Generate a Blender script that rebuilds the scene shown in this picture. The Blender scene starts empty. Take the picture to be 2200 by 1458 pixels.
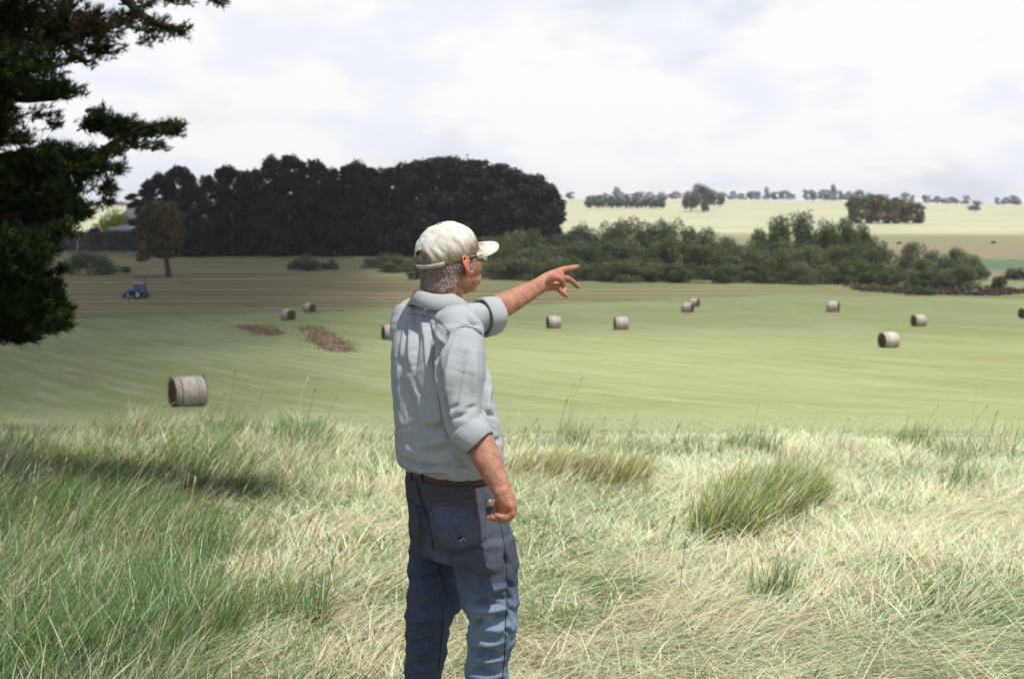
import bpy, bmesh, math, random
import numpy as np
from mathutils import Vector, Matrix
from mathutils.bvhtree import BVHTree

# ------------------------------------------------------------------ camera, sky, sun, exposure
SC = bpy.context.scene
COL = SC.collection
FPX = 3055.0                                   # focal length in photo pixels (50 mm on 36 mm film)
CX, CY, HOR = 1100.0, 729.0, 430.0
PITCH = math.atan((CY - HOR) / FPX)
CAMZ = 1.65
cam_d = bpy.data.cameras.new('camera')
cam = bpy.data.objects.new('camera', cam_d)
COL.objects.link(cam)
cam.location = (0, 0, CAMZ)
cam.rotation_euler = (math.pi / 2 - PITCH, 0, 0)
cam_d.sensor_width = 36.0
cam_d.lens = FPX / 2200.0 * 36.0
cam_d.clip_start = 0.05
cam_d.clip_end = 20000
cam_d.dof.use_dof = True
cam_d.dof.focus_distance = 4.2
cam_d.dof.aperture_fstop = 6.3
SC.camera = cam

SUN_EL = math.radians(69)
SUN_AZ = math.radians(138)                      # to the right of straight ahead (+Y)
sd = Vector((math.sin(SUN_AZ) * math.cos(SUN_EL), math.cos(SUN_AZ) * math.cos(SUN_EL), math.sin(SUN_EL)))
sun_d = bpy.data.lights.new('sun', 'SUN')
sun_d.energy = 5.0
sun_d.angle = math.radians(0.5)
sun_d.color = (1.0, 0.95, 0.87)
sun = bpy.data.objects.new('sun', sun_d)
COL.objects.link(sun)
sun.rotation_euler = sd.to_track_quat('Z', 'Y').to_euler()

W = bpy.data.worlds.new('World')
SC.world = W
W.use_nodes = True
nt = W.node_tree
nt.nodes.clear()
def wn(t, **k):
    n = nt.nodes.new(t)
    for a, b in k.items(): setattr(n, a, b)
    return n
def wl(a, b): nt.links.new(a, b)
out = wn('ShaderNodeOutputWorld')
sky = wn('ShaderNodeTexSky', sky_type='NISHITA', sun_disc=False, sun_elevation=SUN_EL, sun_rotation=SUN_AZ)
sky.air_density = 1.0; sky.dust_density = 1.5; sky.ozone_density = 1.0
bg1 = wn('ShaderNodeBackground'); bg1.inputs[1].default_value = 0.075
wl(sky.outputs[0], bg1.inputs[0])
bg2 = wn('ShaderNodeBackground'); bg2.inputs[1].default_value = 1.0
mix = wn('ShaderNodeMixShader')
wl(bg1.outputs[0], mix.inputs[1]); wl(bg2.outputs[0], mix.inputs[2]); wl(mix.outputs[0], out.inputs[0])
tc = wn('ShaderNodeTexCoord')
sep = wn('ShaderNodeSeparateXYZ'); wl(tc.outputs['Generated'], sep.inputs[0])
def wm(op, a, b=None, clamp=False):
    n = wn('ShaderNodeMath', operation=op, use_clamp=clamp)
    for i, v in enumerate((a, b)):
        if v is None: continue
        if hasattr(v, 'links'): wl(v, n.inputs[i])
        else: n.inputs[i].default_value = v
    return n.outputs[0]
zz = wm('ADD', wm('MAXIMUM', sep.outputs[2], 0.0), 0.20)
cx = wm('DIVIDE', sep.outputs[0], zz); cy = wm('DIVIDE', sep.outputs[1], zz)
cmb = wn('ShaderNodeCombineXYZ'); wl(cx, cmb.inputs[0]); wl(cy, cmb.inputs[1])
def wnoise(scale, detail, rough, off):
    mp = wn('ShaderNodeMapping'); mp.inputs['Location'].default_value = off; mp.inputs['Scale'].default_value = (1, 1, 2.3)
    wl(tc.outputs['Generated'], mp.inputs[0])
    n = wn('ShaderNodeTexNoise'); n.inputs['Scale'].default_value = scale
    n.inputs['Detail'].default_value = detail; n.inputs['Roughness'].default_value = rough
    wl(mp.outputs[0], n.inputs['Vector']); return n.outputs[0]
n1 = wnoise(5.0, 9, 0.55, (3.1, 1.7, 0))
n2 = wnoise(9.0, 10, 0.58, (7.7, 4.2, 0))
def ramp(x, lo, hi, a, b):
    n = wn('ShaderNodeMapRange', interpolation_type='SMOOTHSTEP')
    n.inputs[1].default_value = lo; n.inputs[2].default_value = hi
    n.inputs[3].default_value = a; n.inputs[4].default_value = b
    wl(x, n.inputs[0]); return n.outputs[0]
cover = ramp(n1, 0.38, 0.50, 0.80, 1.0)
# overhead the cloud is thinner: the blue comes through
zen = ramp(sep.outputs[2], 0.16, 0.42, 1.0, 0.06)
wl(wm('MULTIPLY', cover, zen), mix.inputs[0])
shade = ramp(n2, 0.40, 0.55, 0.0, 1.0)
mc = wn('ShaderNodeMix', data_type='RGBA')
mc.inputs[6].default_value = (0.62, 0.645, 0.70, 1); mc.inputs[7].default_value = (0.715, 0.705, 0.715, 1)
wl(shade, mc.inputs[0]); wl(mc.outputs[2], bg2.inputs[0])

vs = SC.view_settings
vs.view_transform = 'Standard'; vs.look = 'None'; vs.gamma = 1.0; vs.exposure = 0.5
SC.render.resolution_x = 1024; SC.render.resolution_y = 678

# ------------------------------------------------------------------ helpers
cF = np.array([0, math.cos(PITCH), -math.sin(PITCH)])
cU = np.array([0, math.sin(PITCH), math.cos(PITCH)])
cR = np.array([1.0, 0, 0])
cC = np.array([0, 0, CAMZ])
def P(px, py, t):
    return cC + t * (cF + (px - CX) / FPX * cR - (py - CY) / FPX * cU)
def proj(v):
    r = v - cC; t = r @ cF
    return CX + FPX * (r @ cR) / t, CY - FPX * (r @ cU) / t, t

def mat(name, color=(.5, .5, .5), rough=0.8, spec=0.3):
    m = bpy.data.materials.new(name); m.use_nodes = True
    b = m.node_tree.nodes['Principled BSDF']
    b.inputs['Base Color'].default_value = (*color, 1); b.inputs['Roughness'].default_value = rough
    b.inputs['Specular IOR Level'].default_value = spec
    return m
class NT:
    """tiny node helper for one material"""
    def __init__(s, name, rough=0.8, spec=0.3):
        s.m = mat(name, rough=rough, spec=spec); s.t = s.m.node_tree; s.b = s.t.nodes['Principled BSDF']
    def n(s, t, **k):
        n = s.t.nodes.new(t)
        for a, b in k.items(): setattr(n, a, b)
        return n
    def l(s, a, b): s.t.links.new(a, b)
    def put(s, sock, v):
        if hasattr(v, 'links'): s.l(v, sock)
        else: sock.default_value = v if not isinstance(v, tuple) or len(v) == 4 or sock.type != 'RGBA' else (*v, 1)
    def math(s, op, a, b=None, clamp=False):
        n = s.n('ShaderNodeMath', operation=op, use_clamp=clamp)
        s.put(n.inputs[0], a)
        if b is not None: s.put(n.inputs[1], b)
        return n.outputs[0]
    def obj(s): return s.n('ShaderNodeTexCoord').outputs['Object']
    def pos(s): return s.n('ShaderNodeNewGeometry').outputs['Position']
    def mp(s, v, scale=(1, 1, 1), rot=(0, 0, 0), loc=(0, 0, 0)):
        n = s.n('ShaderNodeMapping'); s.l(v, n.inputs[0])
        n.inputs['Scale'].default_value = scale; n.inputs['Rotation'].default_value = rot; n.inputs['Location'].default_value = loc
        return n.outputs[0]
    def noise(s, v, scale, detail=4, rough=0.55, dist=0.0):
        n = s.n('ShaderNodeTexNoise'); s.l(v, n.inputs['Vector'])
        n.inputs['Scale'].default_value = scale; n.inputs['Detail'].default_value = detail
        n.inputs['Roughness'].default_value = rough; n.inputs['Distortion'].default_value = dist
        return n.outputs[0]
    def wave(s, v, scale, dist=0.0, dscale=1.0, detail=2, dr='X'):
        n = s.n('ShaderNodeTexWave', bands_direction=dr); s.l(v, n.inputs['Vector'])
        n.inputs['Scale'].default_value = scale; n.inputs['Distortion'].default_value = dist
        n.inputs['Detail Scale'].default_value = dscale; n.inputs['Detail'].default_value = detail
        return n.outputs['Fac']
    def rng(s, x, lo, hi, a=0.0, b=1.0):
        n = s.n('ShaderNodeMapRange', interpolation_type='SMOOTHSTEP'); s.put(n.inputs[0], x)
        for i, v in enumerate((lo, hi, a, b)): s.put(n.inputs[i + 1], v)
        return n.outputs[0]
    def mix(s, f, a, b, mode='MIX'):
        n = s.n('ShaderNodeMix', data_type='RGBA', blend_type=mode)
        s.put(n.inputs[0], f); s.put(n.inputs[6], a); s.put(n.inputs[7], b)
        return n.outputs[2]
    def attr(s, name, fac=True):
        n = s.n('ShaderNodeAttribute', attribute_name=name)
        return n.outputs['Fac'] if fac else n.outputs['Color']
    def color(s, c): s.put(s.b.inputs['Base Color'], c)
    def bump(s, h, strength=0.3, dist=0.02):
        n = s.n('ShaderNodeBump'); n.inputs['Strength'].default_value = strength; n.inputs['Distance'].default_value = dist
        s.l(h, n.inputs['Height']); s.l(n.outputs[0], s.b.inputs['Normal'])

def mesh_np(name, V, F, m=None, attrs=None, smooth=False):
    """V (n,3); F list of arrays of equal-arity faces [(k,3|4), ...]"""
    me = bpy.data.meshes.new(name)
    V = np.asarray(V, dtype=np.float32)
    if not isinstance(F, (list, tuple)): F = [F]
    F = [np.asarray(f, dtype=np.int32) for f in F if len(f)]
    nl = sum(f.size for f in F); nf = sum(len(f) for f in F)
    me.vertices.add(len(V)); me.vertices.foreach_set('co', V.ravel())
    me.loops.add(nl); me.polygons.add(nf)
    me.loops.foreach_set('vertex_index', np.concatenate([f.ravel() for f in F]))
    ls = []; c = 0
    for f in F:
        ls.append(c + np.arange(len(f)) * f.shape[1]); c += f.size
    me.polygons.foreach_set('loop_start', np.concatenate(ls).astype(np.int32))
    if smooth: me.polygons.foreach_set('use_smooth', np.ones(nf, dtype=bool))
    me.update(calc_edges=True)
    for k, a in (attrs or {}).items():
        a = np.asarray(a, dtype=np.float32)
        if a.ndim == 1:
            at = me.attributes.new(k, 'FLOAT', 'POINT'); at.data.foreach_set('value', a)
        else:
            at = me.attributes.new(k, 'FLOAT_COLOR', 'POINT')
            at.data.foreach_set('color', np.c_[a, np.ones(len(a), np.float32)].ravel())
    if m: me.materials.append(m)
    return me
def link(name, me, parent=None, loc=None):
    o = bpy.data.objects.new(name, me); COL.objects.link(o)
    if parent is not None: o.parent = parent
    if loc is not None: o.location = loc
    return o
def tag(o, label=None, cat=None, group=None, kind=None):
    if label: o['label'] = label
    if cat: o['category'] = cat
    if group: o['group'] = group
    if kind: o['kind'] = kind
    return o
def empty(name, loc=(0, 0, 0), rz=0.0):
    o = bpy.data.objects.new(name, None); COL.objects.link(o)
    o.location = loc; o.rotation_euler = (0, 0, rz); o.empty_display_size = 0.2
    return o
def copy_tree(o, parent=None):
    c = o.copy(); COL.objects.link(c)
    if parent is not None: c.parent = parent
    for ch in list(o.children): copy_tree(ch, c)
    return c
def tube_np(pts, rad, ns=6, cap=True):
    pts = np.asarray(pts, float); rad = np.asarray(rad, float); n = len(pts)
    tg = np.gradient(pts, axis=0); tg /= np.linalg.norm(tg, axis=1)[:, None] + 1e-9
    ref = np.array([0.31, 0.95, 0.05]) if abs(tg[:, 2]).mean() > .6 else np.array([0, 0, 1.0])
    a = np.cross(tg, ref); a /= np.linalg.norm(a, axis=1)[:, None] + 1e-9; b = np.cross(tg, a)
    th = np.linspace(0, 2 * np.pi, ns, endpoint=False)
    V = pts[:, None] + rad[:, None, None] * (np.cos(th)[None, :, None] * a[:, None] + np.sin(th)[None, :, None] * b[:, None])
    V = V.reshape(-1, 3)
    i = np.arange(n - 1)[:, None] * ns + np.arange(ns)[None]; j = np.arange(n - 1)[:, None] * ns + (np.arange(ns)[None] + 1) % ns
    F = np.stack([i, j, j + ns, i + ns], -1).reshape(-1, 4)
    return V, F
def merge(parts):
    V = []; F = []; o = 0
    for v, f in parts: V.append(v); F.append(f + o); o += len(v)
    return np.concatenate(V), np.concatenate(F)
def vn2(x, y, seed=0):
    """value noise in the plane, 0..1"""
    x = np.asarray(x, float); y = np.asarray(y, float)
    xi = np.floor(x).astype(np.int64); yi = np.floor(y).astype(np.int64)
    fx = x - xi; fy = y - yi
    fx = fx * fx * (3 - 2 * fx); fy = fy * fy * (3 - 2 * fy)
    def h(a, b):
        n = (a * 374761393 + b * 668265263 + seed * 974711) & 0x7fffffff
        n = ((n ^ (n >> 13)) * 1274126177) & 0x7fffffff
        return ((n ^ (n >> 16)) & 0xffff) / 65535.0
    return (h(xi, yi) * (1 - fx) + h(xi + 1, yi) * fx) * (1 - fy) + (h(xi, yi + 1) * (1 - fx) + h(xi + 1, yi + 1) * fx) * fy
def fbm2(x, y, seed=0, oct=3):
    s = 0; a = 0.5; t = 0
    for i in range(oct):
        s = s + a * vn2(np.asarray(x) * 2 ** i, np.asarray(y) * 2 ** i, seed + i * 17); t += a; a *= 0.5
    return s / t
def blob(px, py, cx_, cy_, rx, ry): return np.exp(-(((px - cx_) / rx) ** 2 + ((py - cy_) / ry) ** 2))
def sst(x, a, b):
    t = np.clip((np.asarray(x, float) - a) / (b - a), 0, 1); return t * t * (3 - 2 * t)

# ------------------------------------------------------------------ terrain
KY = np.array([-60, -20, 0, 4.2, 8, 12, 18, 25, 35, 45, 63, 90, 119, 153, 178, 203, 242, 300, 420, 600, 800, 1000, 1200, 1350, 1500, 1900, 3000, 9000.])
KZ = 1.65 - np.array([0.2, 1.15, 1.65, 1.82, 2.10, 2.50, 3.12, 4.15, 5.65, 6.95, 9.1, 10.95, 12.3, 13.9, 14.75, 15.6, 16.5, 16.7, 16.3, 15.0, 11.2, 6.4, 2.2, -0.9, 0.5, 8, 25, 40.])
def _pchip(xk, yk):
    h = np.diff(xk); d = np.diff(yk) / h
    m = np.zeros(len(xk)); m[0] = d[0]; m[-1] = d[-1]
    for i in range(1, len(xk) - 1):
        if d[i - 1] * d[i] <= 0: m[i] = 0
        else:
            w1 = 2 * h[i] + h[i - 1]; w2 = h[i] + 2 * h[i - 1]
            m[i] = (w1 + w2) / (w1 / d[i - 1] + w2 / d[i])
    def f(x):
        x = np.clip(np.asarray(x, float), xk[0], xk[-1] - 1e-6)
        i = np.clip(np.searchsorted(xk, x, side='right') - 1, 0, len(h) - 1)
        t = (x - xk[i]) / h[i]
        return ((2*t**3 - 3*t**2 + 1) * yk[i] + (t**3 - 2*t**2 + t) * h[i] * m[i] + (-2*t**3 + 3*t**2) * yk[i+1] + (t**3 - t**2) * h[i] * m[i+1])
    return f
_prof = _pchip(KY, KZ)
def T(x, y):
    x = np.asarray(x, float); y = np.asarray(y, float)
    z = _prof(y)
    far = sst(y, 700, 1300)
    u = x / np.maximum(y, 1.0)
    z = z - far * (sst(u, 0.12, 0.40) * 5.5 + sst(-u, 0.10, 0.35) * 5.0) + far * 2.0 * (fbm2(x / 260., y / 400., 5) - .5)
    mid = sst(y, 22, 60) * (1 - sst(y, 180, 260))
    z = z + mid * 0.5 * (fbm2(x / 45., y / 45., 9, 2) - .5)
    near = 1 - sst(y, 16, 26)
    z = z + near * 0.16 * (fbm2(x / 1.9, y / 1.9, 3) - .5)
    return z
def gp(px, py):
    """ground point seen at photo pixel (px, py)"""
    d = cF + (px - CX) / FPX * cR - (py - CY) / FPX * cU
    t = 2.0
    prev = t
    while t < 4000:
        p = cC + t * d
        if p[2] < T(p[0], p[1]):
            lo, hi = prev, t
            for _ in range(40):
                mid_ = (lo + hi) / 2; q = cC + mid_ * d
                if q[2] < T(q[0], q[1]): hi = mid_
                else: lo = mid_
            return cC + hi * d
        prev = t; t *= 1.004
    return cC + 1300 * d
def at_depth(px, y):
    """ground point in photo column px at world distance y"""
    x = (px - CX) / FPX * y
    z = float(T(x, y))
    t = (np.array([x, y, z]) - cC) @ cF
    x = (px - CX) / FPX * t
    return np.array([x, y, float(T(x, y))])
# ------------------------------------------------------------------ the ground, in four sheets that meet edge to edge
def edge_y(u):
    """distance at which the tall grass ends, for direction u = x / y"""
    return np.interp(u * FPX + CX, [-900, 0, 450, 850, 1100, 1500, 1900, 2200, 3200], [20, 19.8, 20.6, 17.8, 17.4, 18.6, 16.6, 15.6, 15]) + 1.6 * (fbm2(u * 14, u * 0 + 3, 4) - .5)
def uof(p): return p[0] / (60 + 1.2 * p[1])
_e2 = np.array([(lambda q: (uof(q), q[1]))(gp(a, b)) for a, b in ((0, 688), (160, 684), (500, 675), (850, 664), (1100, 655), (1400, 643), (1700, 632), (1900, 633), (2200, 641))])
_e3 = np.array([(lambda q: (uof(q), q[1]))(gp(a, b)) for a, b in ((0, 545), (300, 545), (750, 548), (800, 575), (1000, 590), (1300, 610), (1700, 614), (1880, 618), (2040, 628), (2200, 622))])
U = np.concatenate([np.linspace(-3.2, -0.8, 40)[:-1], np.linspace(-0.8, 0.8, 260), np.linspace(0.8, 3.2, 40)[1:]])
E1 = edge_y(U * 4.5)
E2 = np.interp(U, _e2[:, 0], _e2[:, 1]) + 2.0 * (fbm2(U * 40, U * 0, 8) - .5)
E3 = np.interp(U, _e3[:, 0], _e3[:, 1])
E0 = np.full_like(U, -40.0); E4 = np.full_like(U, 9000.0)
def band(name, A, B, n, m, power=1.0, off=0.0):
    s = np.linspace(0, 1, n + 1) ** power
    if name == 'far_pasture':
        Y = A[None] + (np.geomspace(1, 1 + (9000 - 200) / 60, n + 1)[:, None] - 1) / ((9000 - 200) / 60) * (B - A)[None]
    else: Y = A[None] * (1 - s[:, None]) + B[None] * s[:, None]
    X = U[None] * (60 + 1.2 * Y)
    Z = T(X, Y) + off
    nu = len(U)
    V = np.stack([X, Y, Z], -1).reshape(-1, 3)
    i = np.arange(n)[:, None] * nu + np.arange(nu - 1)[None]
    F = np.stack([i, i + 1, i + 1 + nu, i + nu], -1).reshape(-1, 4)
    s_ = np.repeat(s, nu)
    me = mesh_np(name, V, F, m, {'edge_near': V[:, 1] - np.tile(A, n + 1), 'edge_far': np.tile(B, n + 1) - V[:, 1]}, smooth=True)
    return tag(link(name, me), kind='structure')

g = NT('dry_thatch', 0.95, 0.1)
p = g.pos()
a = g.noise(p, 1.1, 6, .6); b = g.noise(g.mp(p, (60, 14, 10)), 1.0, 5, .65); c = g.noise(p, 9, 5, .7)
col = g.mix(g.rng(a, .35, .65), (.14, .19, .065), (.30, .29, .14))
col = g.mix(g.rng(b, .35, .68), col, (.46, .42, .26))
col = g.mix(g.rng(c, .42, .30), col, (.09, .085, .035))
g.color(col); g.bump(g.math('ADD', b, c), .8, .04)
M_meadow = g.m

g = NT('mown_grass', 0.9, 0.12)
p = g.pos()
q = g.mp(p, (1, 1, 1), (0, 0, math.radians(-29)))
n0 = g.noise(p, .018, 3, .5)
w1 = g.wave(g.mp(q, (1, .15, 1)), .16, 2.2, .25, 3)
w2 = g.noise(g.mp(q, (.75, .035, 1)), 1.0, 5, .6)
w3 = g.noise(g.mp(q, (3.2, .25, 1)), 1.0, 4, .65)
fine = g.noise(g.mp(q, (14, 3, 1)), 1.0, 4, .7)
col = g.mix(g.rng(n0, .38, .62), (.180, .212, .076), (.240, .278, .128))
col = g.mix(g.math('MULTIPLY', g.rng(w2, .38, .68), .6), col, (.36, .38, .235))
col = g.mix(g.math('MULTIPLY', g.rng(w1, .2, .9), .32), col, (.17, .21, .085))
col = g.mix(g.math('MULTIPLY', g.rng(w3, .50, .75), .5), col, (.42, .42, .27))
col = g.mix(g.math('MULTIPLY', g.rng(fine, .3, .72), .5), col, (.125, .16, .060))
col = g.mix(g.math('MULTIPLY', g.rng(g.noise(p, .12, 4, .6), .56, .75), .5), col, (.19, .15, .07))
# uncut greener rim along the far edge, pale stubble and painted sunlight by the tall grass
col = g.mix(g.rng(g.math('ADD', g.attr('edge_far'), g.math('MULTIPLY', w3, 6.0)), 5.5, 3.0), col, (.085, .125, .030))
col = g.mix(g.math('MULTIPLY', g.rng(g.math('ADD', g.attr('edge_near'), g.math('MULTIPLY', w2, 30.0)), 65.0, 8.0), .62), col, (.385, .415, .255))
g.color(col); g.bump(g.math('ADD', w3, fine), .5, .05)
M_mown = g.m

g = NT('cut_hay_ground', 0.95, 0.1)
p = g.pos()
r1 = g.wave(g.mp(p, (.12, 1, 1), (0, 0, math.radians(2))), .026, 1.6, .5, 3, 'Y')
r2 = g.noise(g.mp(p, (.025, .22, 1)), 1.0, 5, .6)
r3 = g.noise(g.mp(p, (.5, 1.2, 1)), 1.0, 4, .7)
col = g.mix(g.rng(r2, .35, .65), (.135, .150, .060), (.285, .240, .140))
col = g.mix(g.math('MULTIPLY', g.rng(r1, .5, .9), .9), col, (.150, .100, .070))
col = g.mix(g.math('MULTIPLY', g.rng(r3, .52, .75), .5), col, (.38, .32, .20))
col = g.mix(g.math('MULTIPLY', g.rng(r3, .42, .28), .6), col, (.075, .075, .028))
col = g.mix(g.math('MULTIPLY', g.rng(g.attr('edge_far'), 70.0, 20.0), .55), col, (.215, .235, .110))
g.color(col); g.bump(r3, .6, .3)
M_hay = g.m

g = NT('pasture', 0.95, 0.1)
p = g.pos()
sy = g.n('ShaderNodeSeparateXYZ'); g.l(p, sy.inputs[0])
n0 = g.noise(g.mp(p, (.006, .010, 1)), 1.0, 4, .6); n1_ = g.noise(g.mp(p, (.02, .09, 1)), 1.0, 5, .6)
yy = g.math('ADD', sy.outputs[1], g.math('MULTIPLY', g.math('SUBTRACT', n0, .5), 90.0))
col = g.mix(g.rng(n1_, .35, .65), (.17, .19, .09), (.27, .25, .15))
col = g.mix(g.rng(yy, 400, 425), col, (.25, .215, .14))
col = g.mix(g.rng(yy, 470, 520), col, g.mix(g.rng(n1_, .35, .65), (.21, .215, .12), (.27, .255, .155)))
pale = g.mix(g.rng(n1_, .3, .7), (.27, .285, .18), (.385, .375, .27))
col = g.mix(g.rng(yy, 610, 640), col, pale)
# the irrigated strip on the right
strip = g.math('MULTIPLY', g.math('MULTIPLY', g.rng(yy, 330, 336), g.rng(yy, 392, 384)), g.rng(g.math('DIVIDE', sy.outputs[0], sy.outputs[1]), .29, .31))
col = g.mix(strip, col, (.115, .175, .095))
g.color(col); g.bump(n1_, .4, .5)
M_past = g.m

band('meadow', E0, E1, 170, M_meadow)
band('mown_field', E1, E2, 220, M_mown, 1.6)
band('hay_field', E2, E3, 60, M_hay)
band('far_pasture', E3, E4, 190, M_past)
# ------------------------------------------------------------------ foliage
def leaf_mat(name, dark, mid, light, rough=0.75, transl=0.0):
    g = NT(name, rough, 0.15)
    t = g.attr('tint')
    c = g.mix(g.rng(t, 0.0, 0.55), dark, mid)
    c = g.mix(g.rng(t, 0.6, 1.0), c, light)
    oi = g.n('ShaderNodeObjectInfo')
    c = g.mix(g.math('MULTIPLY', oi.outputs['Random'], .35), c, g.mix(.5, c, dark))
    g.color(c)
    if transl:
        tr = g.n('ShaderNodeBsdfTranslucent'); g.l(c, tr.inputs[0])
        ms = g.n('ShaderNodeMixShader'); ms.inputs[0].default_value = transl
        g.l(g.b.outputs[0], ms.inputs[1]); g.l(tr.outputs[0], ms.inputs[2])
        g.l(ms.outputs[0], g.t.nodes['Material Output'].inputs[0])
    return g.m
def bark_mat(name, a, b):
    g = NT(name, 0.9, 0.1); o = g.pos()
    n = g.noise(g.mp(o, (8, 8, 1.6)), 1.0, 5, .6)
    g.color(g.mix(g.rng(n, .35, .65), a, b)); g.bump(n, .6, .05); return g.m
M_bark = bark_mat('bark', (.055, .040, .030), (.12, .095, .07))
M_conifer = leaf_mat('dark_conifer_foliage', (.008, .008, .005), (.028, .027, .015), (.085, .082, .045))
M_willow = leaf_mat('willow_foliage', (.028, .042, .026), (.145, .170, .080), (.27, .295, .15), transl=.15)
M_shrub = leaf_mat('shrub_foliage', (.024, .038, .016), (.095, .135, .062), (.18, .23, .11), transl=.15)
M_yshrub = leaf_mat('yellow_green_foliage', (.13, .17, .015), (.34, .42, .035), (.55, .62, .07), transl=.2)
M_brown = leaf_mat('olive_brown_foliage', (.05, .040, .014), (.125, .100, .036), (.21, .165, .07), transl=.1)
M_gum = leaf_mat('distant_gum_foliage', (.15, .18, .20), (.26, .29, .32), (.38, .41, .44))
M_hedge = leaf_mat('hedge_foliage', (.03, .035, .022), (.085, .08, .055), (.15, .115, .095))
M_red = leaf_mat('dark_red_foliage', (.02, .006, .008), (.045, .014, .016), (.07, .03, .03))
M_twig = mat('dry_twigs', (.11, .075, .06), .9, .1)

def leaves(rng, C, R, n, size, flat=0.0, inner=0.62, asp=0.62):
    """n leaf-clump faces spread over the lobes C (k,3) with radii R (k,3)"""
    C = np.asarray(C, float); R = np.asarray(R, float)
    w = (R[:, 0] * R[:, 1] * R[:, 2]) ** (2 / 3.); k = rng.choice(len(C), n, p=w / w.sum())
    d = rng.normal(size=(n, 3)); d /= np.linalg.norm(d, axis=1)[:, None]
    lump = 1 + 0.16 * np.sin(d[:, 0] * 5 + k * 1.7) * np.sin(d[:, 1] * 6 + k) + .12 * np.sin(d[:, 2] * 7 + k * 2.3)
    r = (inner + (1 - inner) * rng.random(n) ** .6) * lump * (1 + 0.16 * rng.normal(size=n) * (rng.random(n) < .3))
    p = C[k] + d * R[k] * r[:, None]
    nrm = d * (1, 1, 1 + flat) + rng.normal(size=(n, 3)) * .55; nrm /= np.linalg.norm(nrm, axis=1)[:, None]
    a = np.cross(nrm, rng.normal(size=(n, 3))); a /= np.linalg.norm(a, axis=1)[:, None]
    b = np.cross(nrm, a)
    s = size * (.55 + .9 * rng.random(n)); s = s[:, None]
    V = np.stack([p - a * s, p - b * s * asp + nrm * s * .15, p + a * s, p + b * s * asp + nrm * s * .15], 1).reshape(-1, 3)
    F = np.arange(4 * n).reshape(n, 4)
    lobe_t = rng.random(len(C))[k]
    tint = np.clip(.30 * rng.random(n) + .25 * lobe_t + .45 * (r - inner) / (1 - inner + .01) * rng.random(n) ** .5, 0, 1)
    return V, F, np.repeat(tint, 4)
def trunk_parts(rng, h, r, top, limbs=5, lean=(0, 0), spread=.5, start=.3, ns=6):
    pts = [np.array([lean[0] * s * s * h, lean[1] * s * s * h, s * h]) + rng.normal(size=3) * (.012 * h, .012 * h, 0) * s for s in np.linspace(-.02, 1, 7)]
    rr = r * np.linspace(1.15, .25, 7); rr[0] *= 1.35
    out = [tube_np(pts, rr, ns + 2)]
    for i in range(limbs):
        s = start + (1 - start) * (i + .5) / limbs
        b = np.array([np.interp(s, np.linspace(0, 1, 7), [q[j] for q in pts]) for j in range(3)])
        a = rng.random() * 6.28; L = top * spread * (1.1 - .5 * s)
        e = b + np.array([math.cos(a) * L, math.sin(a) * L, L * (.5 + .4 * rng.random())])
        m_ = (b + e) / 2 + np.array([0, 0, -.08 * L])
        out.append(tube_np([b, m_, e], [r * .5 * (1 - .6 * s), r * .3 * (1 - .6 * s), .04 * r + .01], ns))
    return out
def tree_meshes(rng, name, C, R, n, size, m, th, tr, limbs=5, lean=(0, 0), spread=.5, start=.3, inner=.62, flat=0.0, bark=None, extra=None):
    V, F, t = leaves(rng, C, R, n, size, flat, inner)
    cr = mesh_np(name + '_crown', V, F, m, {'tint': t})
    tv, tf = merge(trunk_parts(rng, th, tr, th, limbs, lean, spread, start) + (extra or []))
    return cr, mesh_np(name + '_trunk', tv, tf, bark or M_bark, smooth=True)
def place_tree(kind, meshes, loc, s=1.0, rz=0.0, sz=None, label=None, cat='tree', group=None):
    e = empty(kind, loc, rz); e.scale = (s, s, sz or s)
    link('crown', meshes[0], e); link('trunk', meshes[1], e)
    return tag(e, label, cat, group)
ORD = ['', 'second ', 'third ', 'fourth ', 'fifth ', 'sixth ', 'seventh ', 'eighth ', 'ninth ', 'tenth ', 'eleventh ', 'twelfth ', 'thirteenth ',
       'fourteenth ', 'fifteenth ', 'sixteenth ', 'seventeenth ', 'eighteenth ', 'nineteenth ', 'twentieth ', 'twenty-first ', 'twenty-second ', 'twenty-third ',
       'twenty-fourth ', 'twenty-fifth ', 'twenty-sixth ', 'twenty-seventh ', 'twenty-eighth ', 'twenty-ninth ', 'thirtieth ']
def hpx(base, py_top):
    """height (m) of a thing standing at ground point base whose top is seen at photo row py_top"""
    t = (base - cC) @ cF
    return (P(CX, py_top, t)[2] - base[2])

# ---- the dark windbreak: tall conifers standing shoulder to shoulder
def conifer_variant(seed, h=25.0, w=5.9, lobes=34):
    r = np.random.default_rng(seed); C = []; R = []
    for i in range(lobes):
        z = h * (.05 + .91 * (i + r.random()) / lobes); s = z / h
        prof = w * (1 - max(0, s - .72) * 1.9) * (.85 + .3 * r.random())
        a = r.random() * 6.28; d = prof * (.35 + .5 * r.random()) * (1 if s < .9 else .5)
        C.append((math.cos(a) * d, math.sin(a) * d, z)); q = w * (.34 + .22 * r.random()) * (1.05 - .35 * s)
        R.append((q, q, q * .75))
    for i in range(4):      # knobbly leaders at the top
        a = r.random() * 6.28; d = w * .32 * r.random()
        C.append((math.cos(a) * d, math.sin(a) * d, h * (.93 + .05 * r.random()))); q = w * (.2 + .14 * r.random()); R.append((q, q, q))
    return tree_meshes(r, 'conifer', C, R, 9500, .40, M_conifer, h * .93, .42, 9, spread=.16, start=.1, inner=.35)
conifers = [conifer_variant(100 + i) for i in range(6)]
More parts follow.
